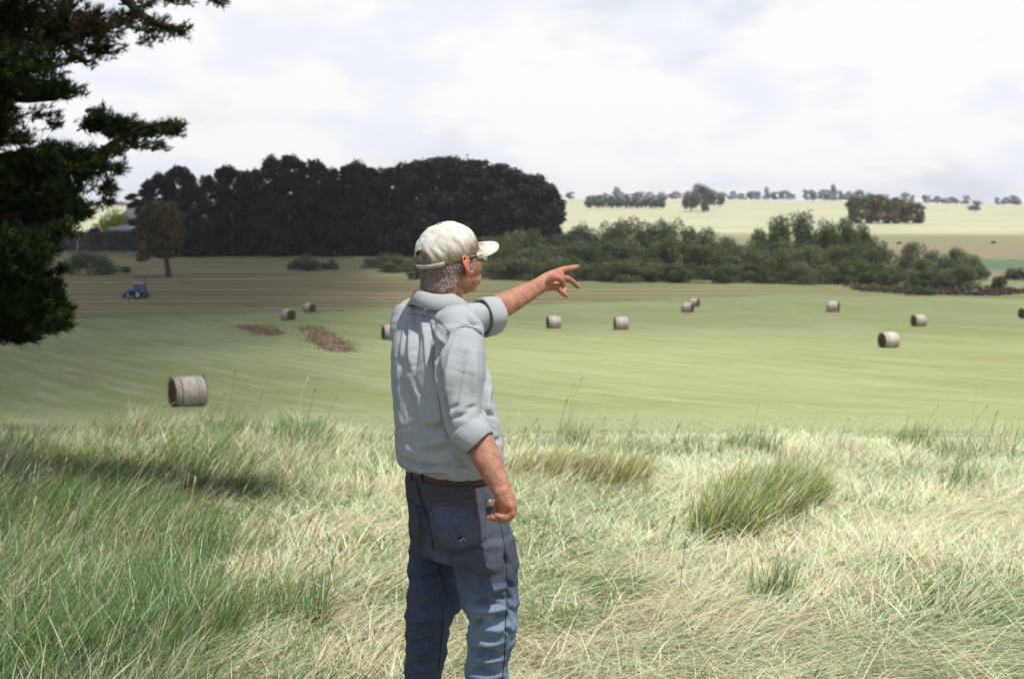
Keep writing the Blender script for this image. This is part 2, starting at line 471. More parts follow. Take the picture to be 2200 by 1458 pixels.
# photo columns and top rows of the belt, left to right
belt = [(325, 388, .75), (352, 372, 1.0), (388, 358, 1.1), (412, 372, .8), (447, 378, .8), (474, 366, .85), (500, 360, .9), (528, 368, .85), (556, 366, .9), (592, 340, 1.0), (622, 336, 1.0), (650, 352, .9), (682, 348, 1.0),
        (712, 362, .85), (742, 358, 1.0), (772, 350, 1.1), (806, 362, 1.0), (838, 364, 1.1), (872, 355, 1.2), (908, 345, 1.2), (948, 340, 1.3), (990, 342, 1.3), (1030, 346, 1.3), (1070, 356, 1.3), (1110, 366, 1.25), (1148, 376, 1.2), (1180, 398, 1.1), (1200, 440, 1.0)]
rr = np.random.default_rng(5)
for i, (px, top, ws) in enumerate(belt):
    y = 418 + (rr.random() - .5) * 10 + (0 if px < 850 else (px - 850) * -.09)
    b = at_depth(px, y); h = hpx(b, top)
    left = i < 14
    k = i + 1 if left else len(belt) - i
    lab = '%s from the %s end of the dark windbreak, a tall almost black conifer' % ((ORD[k - 1] + 'tree').strip().capitalize() if k > 1 else 'Outermost tree', 'left' if left else 'right')
    e = place_tree('conifer_tree', conifers[i % 6], tuple(b - (0, 0, .2)), ws * h / 25 * 1.0, rr.random() * 6.28, h / 25, lab.lower(), 'conifer', 'dark conifers of the windbreak')
for i, (px, top, ws) in enumerate([(370, 400, 1), (430, 412, 1), (490, 405, 1), (545, 405, 1), (605, 385, 1), (665, 385, 1), (725, 390, 1), (790, 380, 1.1), (825, 380, 1.1), (890, 368, 1.2), (970, 358, 1.2), (1050, 365, 1.2), (1090, 378, 1.2), (1130, 392, 1.2), (1165, 408, 1.1)]):
    b = at_depth(px, 431 + (0 if px < 850 else (px - 850) * -.09)); h = hpx(b, top)
    place_tree('conifer_tree', conifers[(i * 2 + 1) % 6], tuple(b - (0, 0, .2)), ws * h / 25 * 1.05, rr.random() * 6.28, h / 25, 'dark conifer in the back row of the windbreak, %sfrom %s' % ('first ' if min(i, 14 - i) == 0 else ORD[min(i, 14 - i)], 'left' if i < 8 else 'right'), 'conifer', 'dark conifers of the windbreak')
# a loose-limbed one leans out on the left
b = at_depth(306, 405); h = hpx(b, 398)
r = np.random.default_rng(77)
C = [(-2.5, 0, 19), (-1.0, 0, 17), (-3.2, .5, 16), (1, 0, 20), (0, 0, 14), (-2.2, 0, 11), (-1, 0, 8), (.6, 0, 10), (-3.6, 0, 18.3), (2.2, 0, 22), (1.8, .4, 16)]
R = [(1.8, 1.5, .8), (1.6, 1.5, 1), (1.4, 1.4, .7), (2, 1.5, 1.2), (2, 2, 1.6), (1.8, 1.8, 1.1), (2.2, 2, 1.6), (2, 2, 1.5), (1.2, 1.2, .6), (2, 2, 1.2), (2, 2, 1.5)]
place_tree('conifer_tree', tree_meshes(r, 'leaning_conifer', C, R, 3600, .42, M_conifer, 21, .4, 9, lean=(.05, 0), spread=.2, start=.25, inner=.3), tuple(b - (0, 0, .2)), h / 22, 0, None,
           'open-limbed dark conifer reaching out past the left end of the windbreak', 'conifer', 'dark conifers of the windbreak')

# ---- the lone olive-brown tree beyond the tractor
b = gp(363, 596); t = (b - cC) @ cF; px = t / FPX
r = np.random.default_rng(12)
C = []; R = []
for (x, y, rx, ry) in ((345, 470, 42, 34), (322, 500, 28, 34), (372, 480, 32, 34), (385, 505, 18, 26), (345, 520, 42, 26), (318, 535, 18, 20), (330, 452, 28, 18), (365, 450, 26, 18), (352, 545, 22, 12), (305, 510, 12, 26), (312, 552, 12, 10)):
    C.append(((x - 363) * px, (r.random() - .5) * 4, (596 - y) * px)); R.append((rx * px, 30 * px, ry * px))
cr = mesh_np('lone_crown', *(lambda V, F, t_: (V, F, M_brown, {'tint': t_}))(*leaves(r, C, R, 9500, .27, 0, .45)))
pts = [((x - 363) * px, 0, (596 - y) * px) for x, y in ((363, 599), (361, 575), (357, 550), (352, 520), (350, 480))]
tp = [tube_np(pts, np.array([7.5, 5.5, 5, 4, 1.5]) * px, 10)]
for a, c in (((357, 550), (385, 500)), ((356, 545), (325, 505)), ((352, 520), (372, 470)), ((353, 525), (335, 470)), ((357, 548), (315, 548))):
    tp.append(tube_np([((a[0] - 363) * px, 0, (596 - a[1]) * px), ((a[0] * .5 + c[0] * .5 - 363) * px, .6, (596 - a[1] * .45 - c[1] * .55) * px), ((c[0] - 363) * px, 1, (596 - c[1]) * px)], np.array([3, 2, .8]) * px, 6))
place_tree('broadleaf_tree', (cr, mesh_np('lone_trunk', *merge(tp), M_bark, smooth=True)), tuple(b), 1, 0, None, 'lone olive brown round-crowned tree with a leaning trunk behind the tractor', 'tree')

# ---- garden behind: yellow tree, green tree, red shrub, hedge, house, shed, post
def bushtree(kind, px, pyb, pyt, wpx, y, m, seed, n, size, label, cat='tree', trunk=True, inner=.45, group=None, base=None):
    b = at_depth(px, y) if base is None else base
    t = (b - cC) @ cF; s = t / FPX; h = hpx(b, pyt); w = wpx * s / 2
    r = np.random.default_rng(seed); C = [(0, 0, h * .55)]; R = [(w * .82, w * .82, h * .38)]
    for i in range(12):
        a = r.random() * 6.28; q = r.random(); z = h * (.25 + .6 * q); d = w * (.62 if q < .6 else .35)
        C.append((math.cos(a) * d, math.sin(a) * d, z)); k = w * (.32 + .15 * r.random()); R.append((k, k, min(k, h * .2)))
    return place_tree(kind, tree_meshes(r, kind, C, R, n, size, m, h * .8, max(.05, w * .05), 6, inner=inner, spread=.3), tuple(b), 1, 0, None, label, cat, group)
bushtree('broadleaf_tree', 250, 0, 438, 78, 470, M_yshrub, 21, 3500, .35, 'bright yellow green round tree behind the hedge on the left')
bushtree('broadleaf_tree', 292, 0, 420, 50, 500, M_shrub, 22, 2500, .35, 'mid green tree top showing between the yellow tree and the windbreak')
bushtree('shrub', 205, 0, 476, 40, 452, M_red, 23, 1400, .3, 'dark red shrub standing behind the hedge', 'shrub')
bushtree('shrub', 60, 0, 440, 150, 470, M_shrub, 24, 4500, .4, 'dark green tree mass behind the hedge at the far left', 'tree')

def box(bm, c, s, rot=None, m=0, bev=0.0):
    r = bmesh.ops.create_cube(bm, size=1.0)
    vs_ = r['verts']; bmesh.ops.scale(bm, vec=s, verts=vs_)
    if rot is not None: bmesh.ops.rotate(bm, cent=(0, 0, 0), matrix=rot, verts=vs_)
    bmesh.ops.translate(bm, vec=c, verts=vs_)
    if bev:
        ed = set(e for v in vs_ for e in v.link_edges)
        bmesh.ops.bevel(bm, geom=list(ed), offset=bev, segments=2, affect='EDGES', profile=.5)
def bm_obj(name, fn, m, parent=None, smooth=False):
    bm = bmesh.new(); fn(bm); me = bpy.data.meshes.new(name); bm.to_mesh(me); bm.free()
    me.materials.append(m)
    if smooth: me.polygons.foreach_set('use_smooth', np.ones(len(me.polygons), dtype=bool))
    return link(name, me, parent)
def prism(bm, pts, y0, y1):
    a = [bm.verts.new((x, y0, z)) for x, z in pts]; b = [bm.verts.new((x, y1, z)) for x, z in pts]
    bm.faces.new(a[::-1]); bm.faces.new(b)
    for i in range(len(pts)):
        j = (i + 1) % len(pts); bm.faces.new((a[i], a[j], b[j], b[i]))
    bmesh.ops.recalc_face_normals(bm, faces=bm.faces)

M_wall = mat('house_wall', (.42, .38, .36), .9); M_roof = mat('pale_metal_roof', (.50, .49, .55), .5); M_pane = mat('window_glass', (.03, .035, .04), .1, .5)
M_shed = NT('shed_cladding', .6); M_shed.color(M_shed.mix(M_shed.rng(M_shed.wave(M_shed.obj(), 2.5), .2, .8), (.12, .12, .14), (.20, .20, .23))); M_shed = M_shed.m
M_wood = mat('weathered_wood', (.22, .20, .19), .9)
b = at_depth(292, 490); s = ((b - cC) @ cF) / FPX
hb = b[2]; z_ = lambda py: P(CX, py, (b - cC) @ cF)[2] - hb
house = tag(empty('house', tuple(b), .2), 'pale roofed farmhouse glimpsed behind the brown tree and garden trees', 'house')
bm_obj('wall', lambda bm: box(bm, (0, 0, z_(468) / 2), (13, 8, z_(468))), M_wall, house)
bm_obj('roof', lambda bm: prism(bm, [(-7, z_(468)), (7, z_(468)), (6.2, z_(468) + .2), (0, z_(440)), (-6.2, z_(468) + .2)], -4.6, 4.6), M_roof, house)
for x in (-4, 0, 4): bm_obj('window', lambda bm, x=x: box(bm, (x, -4.02, 2.0), (1.3, .08, 1.3), bev=.02), M_pane, house)
b = at_depth(268, 455); t_ = (b - cC) @ cF; h = hpx(b, 484)
shed = tag(empty('garden_shed', tuple(b), -.1), 'low grey metal shed behind the hedge beside the yellow tree', 'shed')
bm_obj('wall', lambda bm: box(bm, (0, 0, h * .42), (9.0, 3, h * .84)), M_shed, shed)
bm_obj('roof', lambda bm: prism(bm, [(-4.8, h * .82), (4.8, h * .82), (4.8, h * .9), (0, h), (-4.8, h * .9)], -1.8, 1.8), M_roof, shed)
bm_obj('door', lambda bm: box(bm, (1.6, -1.52, h * .35), (1.2, .06, h * .68), bev=.01), M_wood, shed)
# clipped hedge
r = np.random.default_rng(31)
a_ = at_depth(100, 440); b_ = at_depth(315, 436); h = hpx(a_, 497)
L = b_[0] - a_[0]; C = []; R = []
for i in range(46):
    for z in (.25, .55, .82):
        C.append((L * (i + .5) / 46, r.normal() * .2, h * z)); R.append((1.1, 1.1, h * .2))
V, F, t = leaves(r, C, R, 14000, .22, 0, .5)
V[:, 2] += np.interp(V[:, 0], [0, L], [0, float(T(b_[0], b_[1])) - a_[2]])
he = tag(empty('hedge', tuple(a_)), 'long clipped brownish hedge below the garden on the left', 'hedge')
link('foliage', mesh_np('hedge_foliage', V, F, M_hedge, {'tint': t}), he)
link('stem', mesh_np('hedge_stem', *merge([tube_np([(L * (i + .5) / 23, 0, -.1), (L * (i + .5) / 23 + .1, 0, h * .6)], [.09, .05], 5) for i in range(23)]), M_bark), he)
b = gp(167, 545); t_ = (b - cC) @ cF; h = (545 - 518) * t_ / FPX
post = tag(empty('post', tuple(b)), 'pale wooden post standing in front of the hedge', 'post')
bm_obj('shaft', lambda bm: (box(bm, (0, 0, h / 2), (.32, .32, h), bev=.03)), mat('pale_post', (.34, .33, .33), .8), post)
bm_obj('cap', lambda bm: (box(bm, (0, 0, h + .05), (.42, .42, .1), bev=.02)), M_wood, post)

# ---- shrubs standing in the hay ground
def shrub(px, pyb, pyt, wpx, m, seed, n, size, label, kind='shrub', twigs=0, depth=None, group=None, cat='shrub'):
    b = gp(px, pyb) if depth is None else at_depth(px, depth)
    t = (b - cC) @ cF; s = t / FPX; h = (pyb - pyt) * s if depth is None else hpx(b, pyt); w = wpx * s / 2
    r = np.random.default_rng(seed); C = []; R = []
    for i in range(16):
        x = (r.random() * 2 - 1) * .8; q = math.sqrt(max(.05, 1 - x * x)); z = q * (.15 + .55 * r.random())
        k = .30 * q + .05
        C.append((x * w, (r.random() - .5) * w * .9, z * h)); R.append((k * w + .1, k * w + .1, k * h * .95))
    V, F, tt = leaves(r, C, R, n, size, 0, .4)
    V[:, 2] = np.maximum(V[:, 2], -.1)
    e = tag(empty(kind, tuple(b)), label, cat, group)
    link('foliage', mesh_np(kind + '_foliage', V, F, m, {'tint': tt}), e)
    st = []
    for i in range(7 + twigs):
        a = r.random() * 6.28; d = w * (.3 + .5 * r.random()); hh = h * (.5 + .4 * r.random() + (.35 if i >= 7 else 0))
        if i >= 7: d = w * (.2 + .5 * r.random()); a = r.normal() * .9
        st.append(tube_np([(math.cos(a) * d * .3, math.sin(a) * d * .3, -.05), (math.cos(a) * d * .7, math.sin(a) * d * .7, hh * .6), (math.cos(a) * d, math.sin(a) * d, hh)], [.06, .045, .015], 4))
    link('stem', mesh_np(kind + '_stem', *merge(st), M_twig), e)
    return e
shrub(178, 590, 533, 145, M_shrub, 41, 6500, .16, 'large dark green mounded shrub left of the lone brown tree')
shrub(262, 586, 570, 50, M_shrub, 42, 1200, .14, 'low spreading shrub trailing right of the large mounded shrub')
shrub(655, 581, 545, 85, M_hedge, 43, 3600, .15, 'grey green mounded shrub with bare reddish twigs on its right', twigs=26)
shrub(708, 580, 556, 40, M_hedge, 44, 1000, .15, 'small twiggy shrub hugging the right side of the grey green mound', twigs=14)
shrub(893, 600, 572, 42, M_red, 45, 900, .14, 'dark reddish shrub just behind the man, left of his neck', twigs=8)

# ---- creekside thicket: willows and bushes in rows
def willow_variant(seed, m, h=10.0, w=5.5):
    r = np.random.default_rng(seed); C = []; R = []
    for i in range(22):
        q = r.random(); z = h * (.12 + .76 * q); d = w * math.sqrt(max(.08, 1 - ((z / h - .38) / .62) ** 2)) * (.45 + .35 * r.random()); a = r.random() * 6.28
        k = w * (.26 + .20 * r.random())
        C.append((math.cos(a) * d, math.sin(a) * d, z)); R.append((k, k, k * .85))
    return tree_meshes(r, 'willow', C, R, 10500, .16, m, h * .8, .22, 7, spread=.22, start=.08, inner=.5)
wil = [willow_variant(200 + i, M_willow) for i in range(4)]
wil2 = [willow_variant(220 + i, M_shrub) for i in range(3)]
# (photo column, base row or None, top row, width px, depth offset m, kind 0 willow / 1 greener)
back = [(835, 536, 70, 0), (1010, 500, 90, 1), (1060, 498, 90, 0), (1130, 486, 105, 0), (1195, 492, 100, 1), (1250, 478, 90, 0), (1300, 468, 85, 1), (1352, 462, 90, 0), (1405, 464, 85, 1), (1450, 462, 90, 1), (1500, 482, 85, 0), (1545, 500, 80, 1),
        (1600, 505, 80, 0), (1660, 452, 85, 1), (1710, 443, 95, 1), (1760, 462, 70, 1), (1800, 456, 80, 1), (1838, 470, 75, 1), (1880, 498, 60, 1), (1955, 514, 65, 0), (2012, 530, 60, 1), (2060, 528, 66, 0)]
mid = [(815, 548, 75, 0), (870, 545, 90, 0), (1085, 520, 100, 0), (1170, 516, 110, 0), (1235, 510, 100, 0), (1290, 515, 95, 1), (1345, 505, 100, 0), (1400, 508, 100, 0), (1460, 505, 100, 0), (1515, 515, 90, 0), (1575, 520, 95, 0), (1640, 520, 90, 1), (1700, 512, 95, 0), (1765, 520, 95, 0), (1830, 515, 100, 0), (1890, 530, 80, 1), (1985, 550, 75, 0), (2045, 552, 80, 1), (2085, 545, 60, 0)]
front = [(850, 556, 70, 0), (1080, 556, 90, 0), (1120, 548, 100, 0), (1215, 545, 110, 0), (1290, 556, 80, 0), (1345, 550, 95, 0), (1420, 558, 90, 0), (1480, 560, 85, 1), (1535, 562, 80, 1), (1590, 560, 80, 0), (1655, 528, 105, 0), (1720, 556, 80, 0), (1775, 560, 85, 0), (1835, 552, 80, 2), (1895, 570, 90, 1), (1950, 574, 70, 0), (2010, 572, 80, 1), (2060, 560, 85, 0)]
_bx = np.array([780, 900, 1000, 1300, 1700, 1860, 1960, 2100]); _by = np.array([578, 592, 600, 607, 611, 613, 620, 626])
rr = np.random.default_rng(8)
wil3 = [willow_variant(240, leaf_mat('lighter_green_foliage', (.04, .06, .02), (.12, .165, .055), (.22, .28, .10), transl=.15))]
for rowname, rows, off in (('back', back, 26), ('middle', mid, 13), ('front', front, 2)):
    for i, (px, top, w, k) in enumerate(rows):
        g0 = gp(px, np.interp(px, _bx, _by)); b = at_depth(px, g0[1] + off + rr.random() * 4)
        t = (b - cC) @ cF; s = t / FPX; h = hpx(b, top); sc = w * s / 2 / 5.5
        pool = (wil, wil2, wil3)[k]
        n = len(rows); left = i < (n + 1) // 2; kk = i if left else n - 1 - i
        lab = '%s willow, %sfrom %s in the thicket\'s %s row' % (('grey green', 'dark green', 'yellowish green')[k], 'first ' if kk == 0 else ORD[kk], 'left' if left else 'right', rowname)
        place_tree('willow_tree', pool[(i * 3 + off) % len(pool)], tuple(b - (0, 0, .3)), sc * 1.12, rr.random() * 6.28, h / 10, lab, 'willow', 'willows of the creekside thicket')

# small things by the creek bank on the right
shrub(2145, 622, 586, 34, M_shrub, 61, 1800, .13, 'small round green bush by the creek bank at the right')
shrub(2105, 606, 575, 60, M_hedge, 62, 1800, .16, 'reddish brown scrub behind the small round bush', depth=300)
shrub(2185, 606, 574, 70, M_hedge, 63, 2000, .16, 'brown scrubby bush at the right edge above the green bush', depth=300)
shrub(1975, 634, 612, 70, M_shrub, 64, 1600, .13, 'low dark shrub at the foot of the right end of the thicket')
r = np.random.default_rng(65)
for i, (px, py, w) in enumerate(((2076, 632, 9), (2094, 630, 11), (2118, 640, 8))):
    b = gp(px, py); s = ((b - cC) @ cF) / FPX * w
    bm = bmesh.new(); bmesh.ops.create_icosphere(bm, subdivisions=3, radius=s / 2)
    for v in bm.verts:
        v.co *= 1 + .25 * math.sin(v.co.x * 5 / s + i) * math.cos(v.co.y * 6 / s) + .08 * r.normal(); v.co.z *= .8
    me = bpy.data.meshes.new('boulder'); bm.to_mesh(me); bm.free(); me.materials.append(mat('grey_rock', (.35, .34, .34), .9))
    o = link('boulder', me, None, tuple(b + (0, 0, s * .2)))
    tag(o, ('pale boulder on the creek bank left of the other two', 'largest pale boulder in the middle of the creek bank', 'pale boulder nearest the field edge on the creek bank')[i], 'boulder', 'boulders on the creek bank')
# low brown bank vegetation
V = []; 
bx = [gp(px, py) for px, py in ((1870, 626), (1960, 632), (2060, 634), (2130, 636), (2210, 628))]
n = 9000; q = r.random(n) * 3.999; k = q.astype(int); f = (q - k)[:, None]; B = np.array(bx)
p = B[k] * (1 - f) + B[k + 1] * f + np.c_[r.normal(size=n) * 1.0, np.abs(r.normal(size=n)) * 8, np.zeros(n)]
p[:, 2] = T(p[:, 0], p[:, 1])
hh = .3 + .5 * r.random(n) ** 2; dx = np.c_[r.normal(size=(n, 2)) * .3, hh]; sw = np.c_[r.normal(size=(n, 2)) * .12, np.zeros(n)]
V = np.stack([p - sw, p + sw, p + dx], 1).reshape(-1, 3)
tag(link('bank_scrub', mesh_np('bank_scrub', V, np.arange(3 * n).reshape(n, 3), leaf_mat('dry_bank_scrub', (.04, .03, .022), (.11, .085, .06), (.20, .165, .11)), {'tint': np.repeat(r.random(n), 3)})), kind='stuff')

# ---- far hill: pine plantation block, round trees, ridge line gums, mid clump
rr = np.random.default_rng(9)
gv = []
for i in range(5):
    r = np.random.default_rng(300 + i); C = []; R = []
    for j in range(11):
        a = r.random() * 6.28; z = 2.6 + 8.0 * r.random(); d = 3.2 * r.random() ** .5; k = 1.6 + 1.4 * r.random()
        C.append((math.cos(a) * d, math.sin(a) * d, z)); R.append((k, k, k * .7))
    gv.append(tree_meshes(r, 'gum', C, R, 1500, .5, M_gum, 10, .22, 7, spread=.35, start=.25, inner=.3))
def far_tree(px, top, y, wpx, pool, i, kind, label, cat, group, hfac=12.0, wfac=8.0):
    b = at_depth(px, y); h = max(2.0, hpx(b, top)); s = ((b - cC) @ cF) / FPX
    return place_tree(kind, pool[i % len(pool)], tuple(b - (0, 0, .2)), wpx * s / wfac, rr.random() * 6.28, h / hfac, label, cat, group)
# ridge line, photo column ranges with top rows
n = 0
for px in list(np.arange(1228, 1470, 12)) + list(np.arange(1545, 2205, 11)):
    pxx = px + rr.normal() * 4
    top = np.interp(pxx, [1220, 1300, 1420, 1545, 1600, 1700, 1800, 1900, 1980, 2080, 2200], [410, 416, 408, 414, 412, 404, 404, 416, 420, 424, 422]) + rr.normal() * 3.2
    if rr.random() < .12: continue
    zone = 0 if px < 1500 else (1 if px < 1880 else 2)
    if n == 0 or zone != lastz: nn_k = 0
    else: nn_k += 1
    lastz = zone
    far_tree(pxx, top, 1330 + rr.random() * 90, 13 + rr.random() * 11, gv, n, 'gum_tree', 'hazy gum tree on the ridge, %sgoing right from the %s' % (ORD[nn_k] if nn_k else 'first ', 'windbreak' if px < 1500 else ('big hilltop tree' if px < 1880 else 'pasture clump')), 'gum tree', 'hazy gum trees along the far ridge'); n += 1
blk = []
for i in range(3):
    r = np.random.default_rng(330 + i); C = [(0, 0, 6)]; R = [(3, 3, 4)]
    for j in range(9):
        a = r.random() * 6.28; z = 2 + 8.5 * r.random(); C.append((math.cos(a) * 1.8, math.sin(a) * 1.8, z)); R.append((1.8, 1.8, 1.5))
    blk.append(tree_meshes(r, 'plantation', C, R, 900, .45, leaf_mat('plantation_foliage%d' % i, (.035, .05, .042), (.07, .095, .078), (.12, .15, .12)), 11, .2, 4, spread=.2, start=.2, inner=.4))
for j, px in enumerate(np.arange(1262, 1432, 9)):
    k = j; n_ = 19; left = j < 10; kk = j if left else 18 - j
    far_tree(px, 417 + (px - 1262) * .02 + rr.normal() * 1.2, 1010, 15, blk, j, 'plantation_tree', 'dark green tree, %sfrom the %s end of the straight row on the far hill' % ('first ' if kk == 0 else ORD[kk], 'left' if left else 'right'), 'tree', 'row of dark trees on the far hill', 12, 7.5)
def dome(px, pyt, wpx, y, m, seed, n, size, label):
    return bushtree('broadleaf_tree', px, 0, pyt, wpx, y, m, seed, int(n * 1.8), size * .85, label, 'tree', inner=.35)
dome(1510, 393, 62, 960, blk[0][0].materials[0], 51, 3200, .5, 'big rounded dark tree standing alone on the far hill crest')
dome(1484, 408, 40, 955, blk[1][0].materials[0], 52, 1800, .5, 'lower rounded tree leaning against the left of the big hilltop tree')
dome(1513, 428, 24, 930, blk[0][0].materials[0], 53, 900, .4, 'small dark bush at the foot of the big hilltop tree')
dome(1547, 414, 22, 1050, blk[2][0].materials[0], 54, 700, .5, 'small rounded tree just right of the big hilltop tree')
cl = []
for i in range(4):
    r = np.random.default_rng(350 + i); C = []; R = []
    for j in range(20):
        z = 1.6 + 10.4 * r.random() ** .8; a = r.random() * 6.28; k = 1.6 + .9 * r.random(); C.append((math.cos(a) * 1.1, math.sin(a) * 1.6, z)); R.append((k, k, k * .8))
    cl.append(tree_meshes(r, 'clump', C, R, 3000, .5, M_shrub if i % 2 else M_brown, 11.5, .22, 6, spread=.2, start=.15, inner=.3, bark=mat('reddish_bark%d' % i, (.20, .13, .10), .9)))
for j, (px, top) in enumerate(((1830, 424), (1845, 421), (1861, 424), (1874, 422), (1889, 420), (1903, 424), (1918, 428), (1930, 430), (1950, 436), (1968, 434))):
    left = j < 5; kk = j if left else 9 - j
    far_tree(px, top, 745 + rr.random() * 14, 25 if j < 8 else 32, cl, j, 'pasture_tree', 'tall bare-trunked tree, %sfrom the %s of the clump on the pale pasture' % ('first ' if kk == 0 else ORD[kk], 'left' if left else 'right'), 'tree', 'clump of trees on the pale pasture', 12.5, 6.0)
far_tree(2096, 425, 1000, 26, [gv[1]], 0, 'gum_tree', 'greener small tree standing just below the ridge line at the right', 'gum tree', None)
far_tree(1324, 402, 1150, 18, [gv[2]], 0, 'gum_tree', 'thin-topped tree poking up behind the straight row on the far hill', 'gum tree', None)
far_tree(1424, 404, 1150, 16, [gv[3]], 0, 'gum_tree', 'pale thin tree rising behind the right end of the straight row', 'gum tree', None)
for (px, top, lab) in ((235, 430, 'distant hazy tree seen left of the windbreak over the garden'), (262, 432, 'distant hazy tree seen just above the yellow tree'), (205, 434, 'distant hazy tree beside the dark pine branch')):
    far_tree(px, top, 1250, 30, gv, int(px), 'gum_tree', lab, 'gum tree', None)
for i, (px, py, lab) in enumerate(((1932, 524, 'tiny dark bush on the far slope above the right end of the thicket'), (2134, 523, 'tiny dark bush on the far slope near the right edge'))):
    shrub(px, py, py - 5, 9, M_hedge, 70 + i, 300, .3, lab)
# ------------------------------------------------------------------ round bales
g = NT('net_wrapped_hay', .85, .2)
o = g.obj(); sx = g.n('ShaderNodeSeparateXYZ'); g.l(o, sx.inputs[0])
n1_ = g.noise(o, 7, 5, .65); n2_ = g.noise(g.mp(o, (9, 2.2, 2.2)), 1.6, 4, .6)
c = g.mix(g.rng(n1_, .3, .7), (.36, .31, .27), (.52, .48, .46))
c = g.mix(g.math('MULTIPLY', g.rng(n2_, .52, .72), .6), c, (.24, .18, .14))
for x0, w, s in ((-.42, .075, .75), (.30, .028, .75), (.44, .030, .65), (-.58, .05, .5)):
    dd = g.math('ABSOLUTE', g.math('SUBTRACT', g.math('ADD', sx.outputs[0], g.math('MULTIPLY', n2_, .06)), x0 + .03))
    c = g.mix(g.math('MULTIPLY', g.rng(dd, w, w * .4), s), c, (.16, .115, .095))
g.color(c); g.bump(n1_, .6, .03); M_bale = g.m
g = NT('bale_end_hay', .95, .1)
o = g.obj(); sx = g.n('ShaderNodeSeparateXYZ'); g.l(o, sx.inputs[0])
rad = g.math('SQRT', g.math('ADD', g.math('MULTIPLY', sx.outputs[1], sx.outputs[1]), g.math('MULTIPLY', sx.outputs[2], sx.outputs[2])))
nn = g.noise(o, 14, 5, .7); sp = g.math('SINE', g.math('ADD', g.math('MULTIPLY', rad, 60.0), g.math('MULTIPLY', nn, 9.0)))
g.color(g.mix(g.rng(g.math('ADD', sp, g.math('MULTIPLY', nn, 2.0)), -.6, 2.2), (.055, .036, .020), (.20, .14, .085))); g.bump(g.math('ADD', sp, nn), .8, .03)
M_bend = g.m
BR, BL = .68, 1.36
def bale_meshes():
    nx, na = 26, 72
    r = np.random.default_rng(3)
    xs = np.linspace(-1, 1, nx); th = np.linspace(0, 2 * np.pi, na, endpoint=False)
    X, A = np.meshgrid(xs, th, indexing='ij')
    R_ = BR * (1 - .10 * np.abs(X) ** 7) + .014 * (fbm2(X * 6, A * 5, 2) - .5) + .008 * np.sin(A * 31 + 3 * X) * (fbm2(X * 3, A * 2, 7))
    R_ -= .012 * (np.exp(-((X - .44) / .03) ** 2) + np.exp(-((X - .62) / .03) ** 2) + np.exp(-((X + .6) / .06) ** 2))
    Zc = R_ * np.sin(A); Zc = np.where(Zc < -BR * .93, -BR * .93 + (Zc + BR * .93) * .15, Zc)
    V = np.stack([X * BL / 2, R_ * np.cos(A), Zc], -1).reshape(-1, 3)
    i = np.arange(nx - 1)[:, None] * na + np.arange(na)[None]; j = np.arange(nx - 1)[:, None] * na + (np.arange(na)[None] + 1) % na
    side = mesh_np('bale_wrap', V, np.stack([i, i + na, j + na, j], -1).reshape(-1, 4), M_bale, smooth=True)
    ends = []
    for sg in (-1, 1):
        k = 0 if sg < 0 else nx - 1
        rim = V[k * na:(k + 1) * na]; rings = [rim * (1, 1, 1)]
        for q in (.93, .8, .6, .4, .2, .04):
            rr_ = rim * (1, q, q); rr_[:, 0] = sg * (BL / 2 + .03 * (1 - q) ** .5 + .012 * np.sin(q * 40)) + .012 * r.normal(size=na); rings.append(rr_)
        VV = np.concatenate(rings); m_ = len(rings)
        i = np.arange(m_ - 1)[:, None] * na + np.arange(na)[None]; j = np.arange(m_ - 1)[:, None] * na + (np.arange(na)[None] + 1) % na
        F = np.stack([i, j, j + na, i + na], -1).reshape(-1, 4)
        if sg > 0: F = F[:, ::-1]
        ends.append(mesh_np('bale_end', VV, [F, np.array([(m_ - 1) * na + np.arange(na)])], M_bend))
    # loose straw round the rims and underneath
    n = 260; a = r.random(n) * 6.28; sgn = np.where(r.random(n) < .5, -1, 1)
    p = np.c_[sgn * (BL / 2 - .02 * r.random(n)), BR * .93 * np.cos(a), BR * .93 * np.sin(a)]
    p[:, 2] = np.maximum(p[:, 2], -BR * .93)
    d = np.c_[sgn * .03, .05 * np.cos(a), .05 * np.sin(a)] * (1 + r.random((n, 1))) + r.normal(size=(n, 3)) * .03
    w = r.normal(size=(n, 3)) * .012
    st = mesh_np('bale_straw', np.stack([p - w, p + w, p + d], 1).reshape(-1, 3), np.arange(3 * n).reshape(n, 3), M_bend)
    return side, ends, st
_side, _ends, _st = bale_meshes()
bale0 = empty('hay_bale')
link('net_wrap', _side, bale0); link('end_face', _ends[0], bale0); link('end_face', _ends[1], bale0); tag(link('loose_straw', _st, bale0), kind='stuff')
# (px centre, bottom row, height px, heading of its axis in degrees: 0 = across the view, + = left end nearer, label)
bales = [(399, 873, 67, 31, 'nearest and largest hay bale, banded with dark strings, at the left'),
         (618, 688, 25, -48, 'round hay bale above the shorter hay heap, its brown end turned right'),
         (664, 671, 21, -45, 'small round hay bale on the field edge above the longer hay heap'),
         (838, 729, 32, 22, 'hay bale half hidden behind the back of the man'),
         (1190, 705, 27, 14, 'hay bale straight below the pointing hand'),
         (1335, 708, 28, 8, 'hay bale on the open field right of the one below the hand'),
         (1478, 671, 22, -30, 'nearer hay bale of the touching pair by the far field edge'),
         (1492, 659, 19, -34, 'farther hay bale of the touching pair by the far field edge'),
         (1791, 670, 24, -26, 'hay bale near the far edge of the field below the thicket'),
         (1976, 701, 26, 18, 'hay bale behind and right of the biggest bale on the right side'),
         (1912, 747, 35, 20, 'biggest hay bale on the right side of the field'),
         (2206, 684, 24, 30, 'hay bale cut off by the right edge of the photo')]
